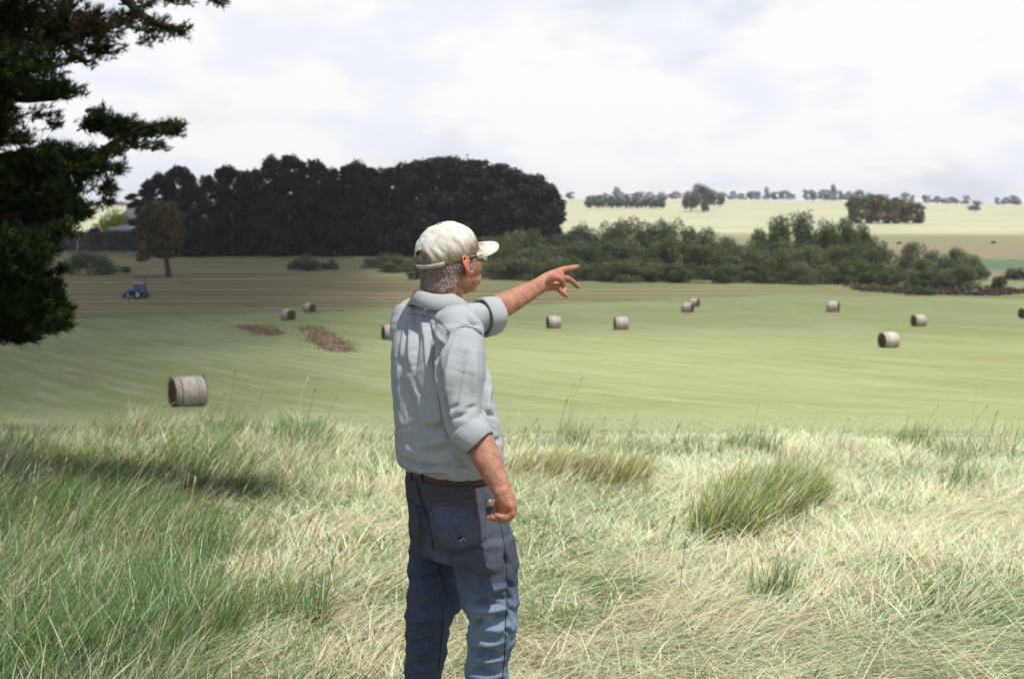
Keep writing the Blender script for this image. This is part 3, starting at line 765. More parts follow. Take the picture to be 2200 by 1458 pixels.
for i, (px, pyb, hp, head, lab) in enumerate(bales):
    b = gp(px, pyb); t = (b - cC) @ cF; s = hp * t / FPX / (2 * BR)
    o = bale0 if i == 0 else copy_tree(bale0)
    # height of the silhouette fixes the size: bales are all alike, so keep it close to one
    s = min(max(s, .86), 1.12)
    b = np.array([b[0], b[1] + BR * s * .6, 0]); b[2] = T(b[0], b[1])
    o.location = (b[0], b[1], b[2] + BR * .93 * s); o.scale = (s, s, s); o.rotation_euler = ((i * .5) % .06, 0, math.radians(head))
    tag(o, lab, 'hay bale', 'round bales left on the field')

# ------------------------------------------------------------------ two heaps of loose hay
g = NT('loose_hay', .95, .1); n_ = g.noise(g.obj(), 3, 5, .7)
g.color(g.mix(g.rng(n_, .3, .7), (.17, .125, .080), (.38, .30, .20))); g.bump(n_, 1, .1); M_loose = g.m
def heap(pts, w, h, label, seed):
    r = np.random.default_rng(seed)
    G = np.array([gp(*q) for q in pts]); org = G.mean(0)
    seg = np.linspace(0, 1, 60); cl_ = np.stack([np.interp(seg, np.linspace(0, 1, len(G)), G[:, k]) for k in range(2)], -1)
    tg = np.gradient(cl_, axis=0); tg /= np.linalg.norm(tg, axis=1)[:, None]; nr = np.stack([-tg[:, 1], tg[:, 0]], -1)
    v = np.linspace(-1, 1, 17); S, Vv = np.meshgrid(seg, v, indexing='ij')
    env = np.sin(np.pi * np.clip(S, .0, 1)) ** .4 * (.7 + .5 * fbm2(S * 9, S * 0, seed))
    xy = cl_[:, None] + nr[:, None] * (Vv * w * env)[..., None]
    z = T(xy[..., 0], xy[..., 1]) - .03 + h * env * np.maximum(0, 1 - Vv ** 2) * (.5 + .9 * fbm2(xy[..., 0] * 1.6, xy[..., 1] * 1.6, seed))
    V = np.concatenate([xy, z[..., None]], -1).reshape(-1, 3)
    i = np.arange(59)[:, None] * 17 + np.arange(16)[None]
    F = np.stack([i, i + 1, i + 18, i + 17], -1).reshape(-1, 4)
    k = r.integers(0, len(V), 5000); p = V[k] + r.normal(size=(5000, 3)) * np.where(r.random((5000, 1)) < .3, 1.9, 1.0) * (.38, .38, .035); p[:, 2] = np.maximum(p[:, 2], T(p[:, 0], p[:, 1]))
    d = r.normal(size=(5000, 3)) * (.22, .22, .12); sw = r.normal(size=(5000, 3)) * .04
    SV = np.stack([p - sw, p + sw, p + d], 1).reshape(-1, 3)
    V2 = np.concatenate([V, SV]) - org
    o = link('hay_heap', mesh_np('hay_heap', V2, [F, len(V) + np.arange(15000).reshape(-1, 3)], M_loose), None, tuple(org))
    tag(o, label, 'hay heap', 'loose hay lying on the mown field')
heap([(525, 702), (560, 708), (582, 720)], 1.2, .26, 'shorter heap of loose brown hay, left of the long one', 4)
heap([(664, 702), (690, 722), (712, 740), (738, 756)], 1.15, .36, 'longer slanting heap of loose brown hay left of the man', 5)

# ------------------------------------------------------------------ tractor
M_blue = mat('tractor_blue_paint', (.03, .09, .42), .35, .5); M_black = mat('black_rubber', (.012, .012, .013), .8); M_dark = mat('dark_metal', (.03, .028, .03), .6)
M_rim = mat('pale_wheel_rim', (.62, .60, .66), .5); M_glass = mat('cab_glass', (.10, .16, .18), .12, .6); M_or = mat('orange_beacon', (.85, .22, .06), .5); M_rust = mat('brown_implement', (.16, .085, .06), .8); M_whitep = mat('cream_roof_paint', (.30, .34, .42), .5)
b = gp(298, 641)
tr = tag(empty('tractor', tuple(b), math.radians(180 - 28)), 'small blue tractor with a cab and loader working in the brown hay ground', 'tractor')
S = 1.0
bm_obj('hood', lambda bm: (box(bm, (1.25, 0, 1.25), (1.7, .75, .62), bev=.12), box(bm, (2.06, 0, 1.1), (.12, .66, .5), bev=.04)), M_blue, tr)
bm_obj('chassis', lambda bm: (box(bm, (.5, 0, .78), (3.0, .5, .4), bev=.05), box(bm, (1.5, 0, .6), (.2, 1.5, .18), bev=.03), box(bm, (-.6, 0, .8), (.3, 1.6, .25), bev=.03)), M_dark, tr)
cab = bm_obj('cab', lambda bm: [box(bm, (x, y, 1.85), (.07, .07, 1.3), bev=.01) for x in (-1.0, .35) for y in (-.62, .62)] + [box(bm, (-.32, 0, 1.2), (1.4, 1.3, .3), bev=.05)], M_blue, tr)
bm_obj('roof', lambda bm: box(bm, (-.32, 0, 2.56), (1.65, 1.5, .16), bev=.06), M_whitep, cab)
bm_obj('window', lambda bm: box(bm, (-.32, 0, 1.9), (1.28, 1.2, 1.15)), M_glass, cab)
for y in (-.72, .72): bm_obj('fender', lambda bm, y=y: prism(bm, [(-1.35, 1.1), (-1.2, 1.5), (-.7, 1.68), (-.15, 1.5), (.05, 1.1), (-.1, 1.1), (-.3, 1.4), (-.7, 1.55), (-1.1, 1.4), (-1.22, 1.1)], y - .2, y + .2), M_blue, tr)
def wheel(x, y, r_, w, tr):
    def tyre(bm):
        n = 40
        prof = [(r_ * .62, -w / 2), (r_ * .9, -w / 2), (r_, -w * .32), (r_, w * .32), (r_ * .9, w / 2), (r_ * .62, w / 2)]
        ring = [[bm.verts.new((x + (q + (.03 if (i % 2 and q > r_ * .95) else 0)) * math.cos(i * 2 * math.pi / n), y + yy_, r_ + (q + (.03 if (i % 2 and q > r_ * .95) else 0)) * math.sin(i * 2 * math.pi / n))) for q, yy_ in prof] for i in range(n)]
        for i in range(n):
            for j in range(6): bm.faces.new((ring[i][j], ring[(i + 1) % n][j], ring[(i + 1) % n][(j + 1) % 6], ring[i][(j + 1) % 6]))
        bmesh.ops.recalc_face_normals(bm, faces=bm.faces)
    wo = bm_obj('wheel', lambda bm: (bmesh.ops.create_cone(bm, cap_ends=True, segments=16, radius1=r_ * .18, radius2=r_ * .18, depth=w * 1.05, matrix=Matrix.Translation((x, y, r_)) @ Matrix.Rotation(math.pi / 2, 4, 'X'))), M_dark, tr)
    bm_obj('tyre', tyre, M_black, wo)
    bm_obj('rim', lambda bm: (bmesh.ops.create_cone(bm, cap_ends=True, segments=28, radius1=r_ * .64, radius2=r_ * .64, depth=w * .82, matrix=Matrix.Translation((x, y, r_)) @ Matrix.Rotation(math.pi / 2, 4, 'X'))), M_rim, wo)
for y in (-.78, .78): wheel(-.65, y, .72, .42, tr); wheel(1.5, y, .46, .30, tr)
arm = bm_obj('loader_arm', lambda bm: [box(bm, (1.5, y, .95), (2.4, .1, .16), Matrix.Rotation(.22, 3, 'Y'), bev=.02) for y in (-.5, .5)], M_dark, tr)
bm_obj('loader_bucket', lambda bm: prism(bm, [(2.5, .1), (3.2, .12), (3.1, .3), (2.75, .35), (2.65, .75), (2.5, .8)], -.85, .85), M_dark, tr)
bm_obj('beacon', lambda bm: (bmesh.ops.create_cone(bm, cap_ends=True, segments=12, radius1=.2, radius2=.15, depth=.42, matrix=Matrix.Translation((.3, .45, 2.85)))), M_or, tr)
imp = bm_obj('hay_rake', lambda bm: [box(bm, (-2.0, 0, .8), (.12, 2.4, .12), bev=.02), box(bm, (-1.5, 0, .8), (1.0, .1, .1), bev=.02), box(bm, (-2.0, .4, 2.2), (.1, .1, 2.8), bev=.02), box(bm, (-2.1, -.2, 2.6), (.08, .9, .08), bev=.02), box(bm, (-2.0, .7, 3.0), (.07, .07, 1.3), Matrix.Rotation(.3, 3, 'X'), bev=.01)], M_rust, tr)
bm_obj('rake_tine', lambda bm: [box(bm, (-2.0 - .1 * (i % 2), -1.1 + i * .2, .42), (.03, .03, .7)) for i in range(12)], M_rust, imp)
# ------------------------------------------------------------------ tall meadow grass, lodged and upright
g = NT('grass_blades', .62, .25)
cc = g.attr('col', False)
g.color(cc)
tr_ = g.n('ShaderNodeBsdfTranslucent'); g.l(cc, tr_.inputs[0])
ms_ = g.n('ShaderNodeMixShader'); ms_.inputs[0].default_value = .45
g.l(g.b.outputs[0], ms_.inputs[1]); g.l(tr_.outputs[0], ms_.inputs[2]); g.l(ms_.outputs[0], g.t.nodes['Material Output'].inputs[0])
M_grass = g.m
def blades(p, az, th0, th1, L, w, col, seg=3, roll=None, rng=None):
    n = len(p); pts = [p]; q = p.copy()
    for i in range(seg):
        th = th0 + (th1 - th0) * (i + .5) / seg
        d = np.stack([np.cos(az) * np.sin(th), np.sin(az) * np.sin(th), np.cos(th)], -1)
        q = q + d * (L / seg)[:, None]; pts.append(q)
    # never sink into the ground
    pts = [np.c_[a[:, :2], np.maximum(a[:, 2], T(a[:, 0], a[:, 1]) + .004 + .02 * (i / seg) * ((np.arange(n) % 7) / 7.))] for i, a in enumerate(pts)]
    ra = az + np.pi / 2 + (roll if roll is not None else 0)
    wd = np.stack([np.cos(ra), np.sin(ra), np.zeros(n)], -1)
    ws = np.array([.8, 1, .75, .12]) if seg == 3 else np.array([1., .7, .1])
    V = np.empty((n, (seg + 1) * 2, 3))
    for i, a in enumerate(pts):
        V[:, 2 * i] = a - wd * (w * ws[i] / 2)[:, None]; V[:, 2 * i + 1] = a + wd * (w * ws[i] / 2)[:, None]
    k = (seg + 1) * 2; base = np.arange(n)[:, None] * k
    F = np.concatenate([base + np.array([2 * i, 2 * i + 1, 2 * i + 3, 2 * i + 2]) for i in range(seg)]).reshape(-1, 4)
    C = np.repeat(col, k, axis=0).reshape(n, k, 3)
    return V.reshape(-1, 3), F, C.reshape(-1, 3)
PAL = np.array([[.130, .235, .065],    # fresh green
                [.170, .285, .135],    # blue green
                [.68, .63, .45],       # straw
                [.70, .60, .44],       # pale pinkish straw
                [.235, .250, .055],    # olive
                [.60, .66, .44],      # pale green hay
                [.24, .14, .06]])    # russet
def pick(rng, W_):
    c = np.cumsum(W_, 1); c /= c[:, -1:]; k = (rng.random(len(W_))[:, None] > c).sum(1)
    col = PAL[k] * (1 + .22 * rng.normal(size=(len(k), 1))).clip(.55, 1.5) * (1 + .06 * rng.normal(size=(len(k), 3)))
    return col.clip(.01, .80)
def scatter(rng, n, d0, d1, pw=-.6, um=.43):
    a = pw + 1; d = (d0 ** a + rng.random(n) * (d1 ** a - d0 ** a)) ** (1 / a)
    u = (rng.random(n) * 2 - 1) * um; x = u * d + (rng.random(n) - .5) * 1.2
    return x, d
def pix(x, y):
    v = np.stack([x, y, T(x, y)], -1); r = v - cC; t = r @ cF
    return CX + FPX * r[:, 0] / t, CY - FPX * (r @ cU) / t
rng = np.random.default_rng(1)
PV = []; PF = []; PC = []; off_ = 0
def add(V, F, C):
    global off_
    PV.append(V.astype(np.float32)); PF.append(F + off_); PC.append(C.astype(np.float32)); off_ += len(V)
# patches in the photo, as weights on the ground
def zones(x, y):
    px, py = pix(x, y)
    n1 = fbm2(x * .9 + 5, y * .9, 11); n2 = fbm2(x * 2.3, y * 2.3 + 9, 12); n3 = fbm2(x * .45, y * .45, 13)
    lush = sst(px, 560, 150) * sst(py, 1040, 1180) + .8 * blob(px, py, 640, 975, 60, 40) + .7 * blob(px, py, 430, 1030, 110, 30) + .5 * blob(px, py, 1480, 985, 90, 22) + .6 * blob(px, py, 2080, 1360, 200, 60) + .8 * blob(px, py, 1270, 1290, 120, 14) + .5 * blob(px, py, 1500, 1420, 260, 30) + .4 * blob(px, py, 1300, 1140, 60, 40)
    olive = blob(px, py, 1620, 1120, 95, 62) + blob(px, py, 1540, 1170, 60, 35) + .9 * blob(px, py, 1200, 1035, 130, 34) + .5 * blob(px, py, 1340, 1030, 50, 40) + .4 * blob(px, py, 180, 1060, 240, 60)
    straw = sst(px, 500, 900) * (.45 + .3 * sst(py, 1250, 1400)) + .9 * blob(px, py, 700, 1330, 200, 90) + .8 * blob(px, py, 1400, 1380, 320, 70) + .6 * blob(px, py, 1330, 1190, 160, 50)
    return px, py, n1, n2, n3, lush.clip(0, 1), olive.clip(0, 1), straw.clip(0, 1)
def colw(px, py, n1, n2, n3, lush, olive, straw):
    right = sst(px, 500, 1200)
    Wt = np.stack([.55 * (1 - straw) + 1.8 * lush, .35 + .8 * lush * n2 * 2, .45 + 1.1 * straw * n1 * 2, .12 + .75 * straw * (n2 > .45), .12 + 4.5 * olive + .35 * (1 - right) * n3, .35 + 2.2 * right * (1 - lush) + .8 * (py < 1000), .05 + .25 * (1 - right) * n1 + .15 * straw + .8 * olive * (n2 > .55)], -1)
    # patches of colour swept together
    Wt[:, 2] *= (.4 + 1.6 * sst(n1, .42, .6)); Wt[:, 0] *= (.4 + 1.6 * sst(n1, .58, .4)); Wt[:, 5] *= (.5 + 1.4 * sst(n2, .4, .6))
    return Wt.clip(.001)
# 1: the lodged mat
n = 240000
x, y = scatter(rng, n, 3.3, 21.5, -.55)
zz_ = zones(x, y); px, py, n1, n2, n3, lush, olive, straw = zz_
keep = (rng.random(n) > .55 * lush * (px < 700)) & (y < edge_y(x / y) + rng.normal(size=n) * .35)
x, y = x[keep], y[keep]; zz_ = zones(x, y); px, py, n1, n2, n3, lush, olive, straw = zz_; n = len(x)
swirl = 2.2 * (fbm2(x * .55, y * .55, 21) - .5) + 1.2 * (fbm2(x * 1.5, y * 1.5, 22) - .5)
az = np.where(px > 900, .15, .9) + swirl * 3.0 + rng.normal(size=n) * .42
az = np.where(rng.random(n) < .16, rng.random(n) * 6.28, az)
tilt = np.clip(1.42 + .13 * rng.normal(size=n) - .25 * (py < 1100) - .2 * olive, .6, 1.62)
L = (.12 + .30 * rng.random(n) ** 1.3) * (1 - .25 * (y > 14))
z0 = T(x, y) + (rng.random(n) ** 1.5) * (.04 + .07 * n2)
add(*blades(np.c_[x, y, z0], az, tilt - .35, np.minimum(tilt + .25, 1.75), L, (.0024 + .00034 * y) * (.6 + .7 * rng.random(n)) * np.where(rng.random(n) < .08, 1.9, 1), pick(rng, colw(*zz_)), 3, rng.normal(size=n) * .3))
# 2: upright and leaning grass everywhere, thicker on the left and along the far edge
n = 170000
x, y = scatter(rng, n, 3.4, 22.5, -.35)
zz_ = zones(x, y); px, py, n1, n2, n3, lush, olive, straw = zz_
dens = .10 + .75 * lush + .8 * olive + .40 * sst(y, 9, 13) * (.5 + n1) + .55 * sst(n3, .5, .62) * (py < 1250) + .35 * (px < 600)
keep = (rng.random(n) < dens) & (y < edge_y(x / y) + .5 + np.abs(rng.normal(size=n)) * .9 * (n3 > .5))
x, y = x[keep], y[keep]; zz_ = zones(x, y); px, py, n1, n2, n3, lush, olive, straw = zz_; n = len(x)
h = (.05 + .10 * rng.random(n) + (.14 * lush * (px < 700)) + .17 * olive + .08 * sst(y, 9, 14) * n1 * 2) * (.55 + .9 * fbm2(x * 1.2, y * 1.2, 31)) * 1.15
h *= (1 - .5 * sst(y - edge_y(x / y), -2.0, 1.0)) * (1 - .45 * sst(px, 700, 1150) * sst(py, 1080, 1250)) * (1 + .5 * (px < 1000) * sst(px, 1000, 300) * (n3 > .5))
az = .35 + 2.0 * (fbm2(x * .7, y * .7, 32) - .5) * 2 + rng.normal(size=n) * .9 * (1 - .5 * olive)
th = np.clip(.30 + .25 * np.abs(rng.normal(size=n)) + .30 * (px > 1000) * (1 - .3 * olive), 0, 1.3)
add(*blades(np.c_[x, y, T(x, y) + .01 * rng.random(n)], az, th * .5, th * 1.9 + .3, h * 1.25, (.0026 + .00034 * y) * (.6 + .7 * rng.random(n)) * np.where(rng.random(n) < .08, 1.9, 1), pick(rng, colw(*zz_)), 3, rng.normal(size=n) * .8))
# 3: long curving blades in the big tufts
def tuft(px, py, n, r_, h, az0, lean, wts, spread=.5):
    c = gp(px, py); a = rng.random(n) * 6.28; d = r_ * rng.random(n) ** .6
    x = c[0] + np.cos(a) * d; y = c[1] + np.sin(a) * d * 1.4
    azz = az0 + rng.normal(size=n) * spread; t0 = np.abs(lean * .4 + .12 * rng.normal(size=n)); t1 = t0 + lean + .35 * rng.random(n)
    Wt = np.tile(np.array(wts, float), (n, 1))
    add(*blades(np.c_[x, y, T(x, y)], azz, t0, t1, h * (.6 + .6 * rng.random(n)), np.full(n, .0042 + .00035 * c[1]), pick(rng, Wt), 3, rng.normal(size=n) * .9))
OL = (2.4, .1, .9, .2, 3.2, 1.0, .25); GR = (3, 2, .4, .1, .6, .6, .05); PA = (.3, .3, 2, 1, .3, 2, .1); RU = (.5, .1, 1, .2, 2, .2, 1)
for (a, b_, k, r_, h_) in ((1540, 1185, 900, .20, .42), (1580, 1165, 1000, .22, .46), (1625, 1140, 1100, .25, .46), (1665, 1120, 900, .22, .44), (1700, 1105, 700, .2, .40)):
    tuft(a, b_, k, r_, h_, rng.uniform(.3, .8), .62, OL, .55)
for (a, b_, k, r_, h_) in ((1130, 1050, 700, .30, .30), (1190, 1055, 800, .32, .32), (1250, 1060, 800, .35, .34), (1310, 1070, 600, .28, .36), (1350, 1060, 300, .2, .3)):
    tuft(a, b_, k, r_, h_, .6, .55, RU, .5)
for i in range(70):
    a, b_ = rng.uniform(0, 430), rng.uniform(1130, 1500)
    tuft(a, b_, 130, .16, .26 + .14 * rng.random(), rng.uniform(-.5, 2.5), .45, GR, .9)
for i in range(46):
    a, b_ = rng.uniform(0, 2200), rng.uniform(965, 1040)
    tuft(a, b_, 90, .25, .30 + .1 * rng.random(), rng.uniform(-.3, 1.5), .4, PA if rng.random() < .6 else GR, .8)
for (a, b_, k, r_, h_) in ((640, 1000, 420, .30, .48), (600, 985, 260, .3, .42), (490, 960, 260, .35, .45), (1225, 968, 110, .22, .36), (1480, 1015, 350, .3, .26), (2060, 1085, 90, .14, .38), (2110, 1010, 260, .5, .3), (1650, 1320, 120, .1, .28), (680, 1390, 60, .05, .33), (600, 1370, 120, .12, .3), (320, 1330, 90, .08, .42), (1380, 1010, 180, .3, .3)):
    tuft(a, b_, k, r_, h_, .9, .3, GR, 1.0)
tuft(1270, 1300, 260, .18, .30, .1, 1.1, (3, 3, .3, 0, 1, .5, 0), .5); tuft(510, 1215, 240, .16, .30, .1, .9, (3, 3, .3, 0, 1, .5, 0), .5)
# loose pale stalks thrown over the mat, and low leafy patches between
n = 2600
x, y = scatter(rng, n, 3.4, 12, -.6)
add(*blades(np.c_[x, y, T(x, y) + .05 + .08 * rng.random(n)], rng.random(n) * 6.28, 1.15 + .3 * rng.random(n), 1.5 + .3 * rng.random(n), .25 + .4 * rng.random(n), .0022 + .0003 * y, pick(rng, np.tile(np.array([.1, 0, 3, 2, .2, 1, .4]), (n, 1)))))
n = 60000
x, y = scatter(rng, n, 3.4, 16, -.6)
m_ = (fbm2(x * 1.1 + 7, y * 1.1, 77) > .56) & (x > -1.5); x, y = x[m_], y[m_]; n = len(x)
add(*blades(np.c_[x, y, T(x, y) + .06 + .05 * rng.random(n)], rng.random(n) * 6.28, .3 + .8 * rng.random(n), 1.0 + .6 * rng.random(n), .05 + .09 * rng.random(n), .004 + .0004 * y, pick(rng, np.tile(np.array([2.2, 1.6, .1, 0, .5, 1.2, 0]), (n, 1)))))
# 4: short stubble running out into the mown field
n = 42000
x, y = scatter(rng, n, 15.6, 48, -1.4, .42)
W4 = np.tile(np.array([1.2, .5, .7, .2, .3, 1.2, .05]), (n, 1))
k_ = y > edge_y(x / y) - .3; x, y, W4 = x[k_], y[k_], W4[k_]; n = len(x)
sc4 = np.tile(np.array([[.30, .345, .175]]), (n, 1)) * (1 + .22 * rng.normal(size=(n, 1))).clip(.6, 1.5); de_ = y - edge_y(x / y)
add(*blades(np.c_[x, y, T(x, y)], rng.random(n) * 6.28, np.abs(rng.normal(size=n)) * .3, .5 + rng.random(n) * .6, (.02 + .035 * rng.random(n)) * (1 + 2.2 * sst(de_, 2.5, 0) * fbm2(x * 1.3, y * 1.3, 41)), .0035 + .00035 * y, sc4, 2))
meadow_grass = link('meadow_grass', mesh_np('meadow_grass', np.concatenate(PV), np.concatenate(PF), M_grass, {'col': np.concatenate(PC)}))
tag(meadow_grass, kind='stuff')
del PV, PF, PC
# 5: single stems with seed heads that stand clear of the rest
ST = []; SCc = []; sf = []; so = 0
def stem(px, py, h, lean, az, head=.07, col=(.42, .36, .20)):
    c = gp(px, py); pts = [np.array([c[0] + math.cos(az) * lean * s * s * h, c[1] + math.sin(az) * lean * s * s * h, c[2] + h * s]) for s in np.linspace(0, 1, 6)]
    k = .0012 + .00010 * c[1]
    out = [tube_np(pts, [k * 1.2] * 5 + [k], 4)]
    e = pts[-1]; d = e - pts[-2]; d /= np.linalg.norm(d)
    out.append(tube_np([e - d * .005, e + d * head * .35, e + d * head * .8, e + d * head], [k * 1.5, k * 2.6, k * 2.0, k * .4], 5))
    for j in range(5):
        q = e + d * head * j / 5 ; s_ = rng.normal(size=3) * .012 + d * .015
        out.append(tube_np([q, q + s_], [k * 1.3, k * .4], 3))
    v, f = merge(out); return v, f, np.tile(np.array(col) * (1 + .15 * rng.normal()), (len(v), 1))
specs = [(490, 955, .62), (505, 960, .50), (478, 962, .58), (545, 968, .45), (1210, 985, .62), (1222, 980, .55), (1196, 985, .45), (1280, 985, .48), (2080, 1000, .55), (2068, 1005, .42), (1495, 965, .3),
         (445, 950, .42), (410, 955, .38), (560, 960, .50), (620, 1010, .6), (650, 1010, .55), (690, 965, .4), (300, 975, .3)]
specs += [(rng.uniform(0, 2200), rng.uniform(955, 1020), rng.uniform(.25, .48)) for _ in range(34)]
specs += [(rng.uniform(0, 850), rng.uniform(1100, 1440), rng.uniform(.28, .5)) for _ in range(40)] + [(rng.uniform(1150, 2200), rng.uniform(1050, 1350), rng.uniform(.2, .34)) for _ in range(9)]
for q_, (a, b_, h) in enumerate(specs):
    h *= 1.45 if q_ < 18 else 1.15
    v, f, c_ = stem(a, b_, h, rng.uniform(.05, .45), rng.uniform(-.6, 1.2), rng.uniform(.03, .07), (.60, .53, .34) if rng.random() < .85 else (.30, .36, .16))
    ST.append(v); sf.append(f + so); SCc.append(c_); so += len(v)
tag(link('seed_stems', mesh_np('seed_stems', np.concatenate(ST), np.concatenate(sf), M_grass, {'col': np.concatenate(SCc)})), kind='stuff')

# ------------------------------------------------------------------ the big pine at the left
M_needle = leaf_mat('pine_needles', (.007, .013, .004), (.022, .042, .009), (.085, .125, .028), .5, .12)
M_pbark = bark_mat('pine_bark', (.012, .007, .005), (.032, .020, .015))
rng = np.random.default_rng(44)
TX, TY = -9.6, 18.5
TZ = float(T(TX, TY))
trunk_pts = [(TX, TY, TZ - .3), (TX + .1, TY, TZ + 3), (TX - .1, TY + .1, TZ + 7), (TX + .1, TY, TZ + 11), (TX, TY, TZ + 15), (TX + .05, TY, TZ + 18)]
wood = [tube_np(trunk_pts, [.52, .42, .36, .27, .16, .05], 14)]
tufts = []      # (pos, dir, size, tint)
def pine_pad(px, py, rx, ry, t, dens=1.0, sz=.10, brown=0.0, depth=None):
    """one foliage pad: branchlets fanning through an ellipsoid, tufts along them"""
    s = t / FPX; c = P(px, py, t); R_ = np.array([rx * s, depth or max(rx, ry) * s * .9, ry * s])
    n = int(dens * 30 * (rx * ry) / 900.) + 4
    root = c + np.array([-R_[0] * .9, 0, -R_[2] * .25])
    for i in range(n):
        d = rng.normal(size=3); d /= np.linalg.norm(d); e = c + d * R_ * rng.random() ** .4
        if rng.random() < .3: wood.append(tube_np([root + rng.normal(size=3) * .05, (root + e) / 2 + (0, 0, -.03), e], [.014, .010, .004], 4))
        v = e - root; v /= np.linalg.norm(v) + 1e-6
        m_ = rng.integers(2, 5)
        for j in range(m_):
            q = e - v * j * sz * .75 + rng.normal(size=3) * sz * .35; dd = v + rng.normal(size=3) * .5 + (0, 0, .45)
            tufts.append((q, dd / np.linalg.norm(dd), sz * rng.uniform(.7, 1.2), (rng.random() * .8 + .2) if rng.random() > brown * .8 else -rng.random()))
        
def limb(pts, r0, r1):
    Q = np.array([P(*q) for q in pts]); wood.append(tube_np(Q, np.linspace(r0, r1, len(Q)), 7))
D = 17.5
limb([(-560, 330, 18.5), (-200, 330, 18), (0, 345, D), (130, 340, D), (205, 335, D), (250, 305, D), (300, 275, D), (360, 262, D)], .13, .012)
limb([(-560, 150, 18.5), (-200, 190, 18), (0, 208, D), (60, 214, D), (120, 212, D), (170, 190, D)], .10, .010)
limb([(-560, -60, 18.5), (-150, -50, 18), (60, -20, D), (200, -30, D), (262, -10, D), (300, 30, D), (345, 55, D), (395, 68, D), (415, 52, D)], .12, .008)
limb([(-560, 500, 18.5), (-200, 480, 18), (0, 470, D), (100, 450, D), (170, 440, D)], .12, .012)
limb([(-560, 640, 18.5), (-200, 640, 18), (0, 650, D), (90, 650, D), (140, 670, D)], .10, .012)
limb([(205, 335, D), (225, 360, D), (235, 400, D), (236, 430, D)], .014, .005)
limb([(300, 30, D), (330, 60, D), (335, 85, D)], .010, .004)
limb([(300, -60, D), (380, -40, D), (440, -10, D), (490, 5, D)], .02, .005)
pads = [(60, 40, 150, 80, 1.7, .5), (160, 60, 80, 60, 1.3, .6), (230, 50, 60, 42, 1.0, .3), (290, 40, 50, 34, .7, .5), (345, 55, 40, 30, .7, 0), (395, 62, 24, 20, .7, 0), (232, 100, 40, 24, .9, 0), (185, 120, 35, 22, .8, 0), (330, 84, 20, 10, .7, 0),
        (320, 2, 60, 14, .6, .6), (400, -2, 50, 12, .5, .6), (480, 0, 20, 10, .4, .4), (60, 140, 90, 60, 1.7, 0), (110, 190, 50, 26, 1.3, 0), (150, 192, 38, 16, 1.5, 0), (110, 240, 34, 12, .6, 0), (130, 262, 14, 8, .6, 0),
        (10, 190, 50, 60, 1.4, 0), (10, 270, 28, 60, .9, .4), (55, 290, 30, 22, .6, .3), (225, 262, 38, 26, 1.8, 0), (220, 240, 16, 14, 1.6, 0), (270, 275, 45, 25, 2.0, 0), (325, 275, 42, 18, 2.0, 0), (375, 272, 26, 20, 2.2, 0),
        (300, 306, 34, 10, .7, 0), (350, 312, 24, 8, .7, 0), (255, 320, 30, 20, .8, 0), (120, 335, 90, 34, 1.7, 0), (185, 350, 45, 40, 1.6, 0), (230, 345, 22, 30, .8, 0), (262, 358, 16, 20, .7, 0), (238, 400, 14, 30, 1.0, 0), (238, 430, 10, 12, 1.0, 0),
        (50, 380, 100, 60, 2.0, 0), (150, 410, 55, 40, 1.4, 0), (60, 460, 100, 60, 2.2, 0), (165, 455, 45, 28, 1.8, 0), (140, 490, 34, 24, 1.0, 0), (40, 540, 75, 60, 2.4, 0), (90, 520, 40, 50, 1.6, 0), (20, 600, 70, 60, 2.2, 0),
        (50, 620, 85, 60, 2.4, 0), (105, 625, 38, 40, 2.0, 0), (60, 670, 85, 50, 2.4, 0), (125, 690, 38, 26, 2.2, 0), (60, 715, 36, 22, 2.2, 0), (10, 700, 40, 34, 2.2, 0), (140, 575, 10, 14, .6, 0), (125, 665, 34, 30, 1.8, 0)]
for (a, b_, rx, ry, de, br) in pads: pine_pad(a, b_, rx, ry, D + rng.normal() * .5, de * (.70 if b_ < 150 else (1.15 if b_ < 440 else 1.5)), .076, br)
for (a, b_, rx, ry) in ((-120, 60, 160, 110), (-140, 250, 170, 110), (-130, 420, 170, 110), (-130, 600, 170, 110), (-330, 300, 200, 260), (-120, 720, 120, 60)):
    pine_pad(a, b_, rx, ry, D + .6, 1.0, .12, 0, 1.8)
# the crown above and around the frame, coarser; it throws the shade at the lower left
for k in range(170):
    a = rng.random() * 6.28; z = TZ + 3.2 + 15 * rng.random(); s = (z - TZ) / 18.5; Rm = 7.2 * (1 - s ** 2.2) * (.45 + .55 * rng.random())
    c = np.array([TX + math.cos(a) * Rm, TY + math.sin(a) * Rm, z])
    qx, qy, qt = proj(c)
    if qx > -480 and qy > -330 and qx < 2240: continue          # only outside the picture
    wood.append(tube_np([(TX, TY, z - .8 - Rm * .12), (np.array([TX, TY, z]) * .5 + c * .5) + (0, 0, -.4), c], [.06, .04, .012], 5))
    rad = .75 + .5 * rng.random()
    for j in range(44):
        d = rng.normal(size=3) * (rad, rad, rad * .35) * .6; dd = rng.normal(size=3) + (0, 0, .6)
        tufts.append((c + d, dd / np.linalg.norm(dd), .19, rng.random()))
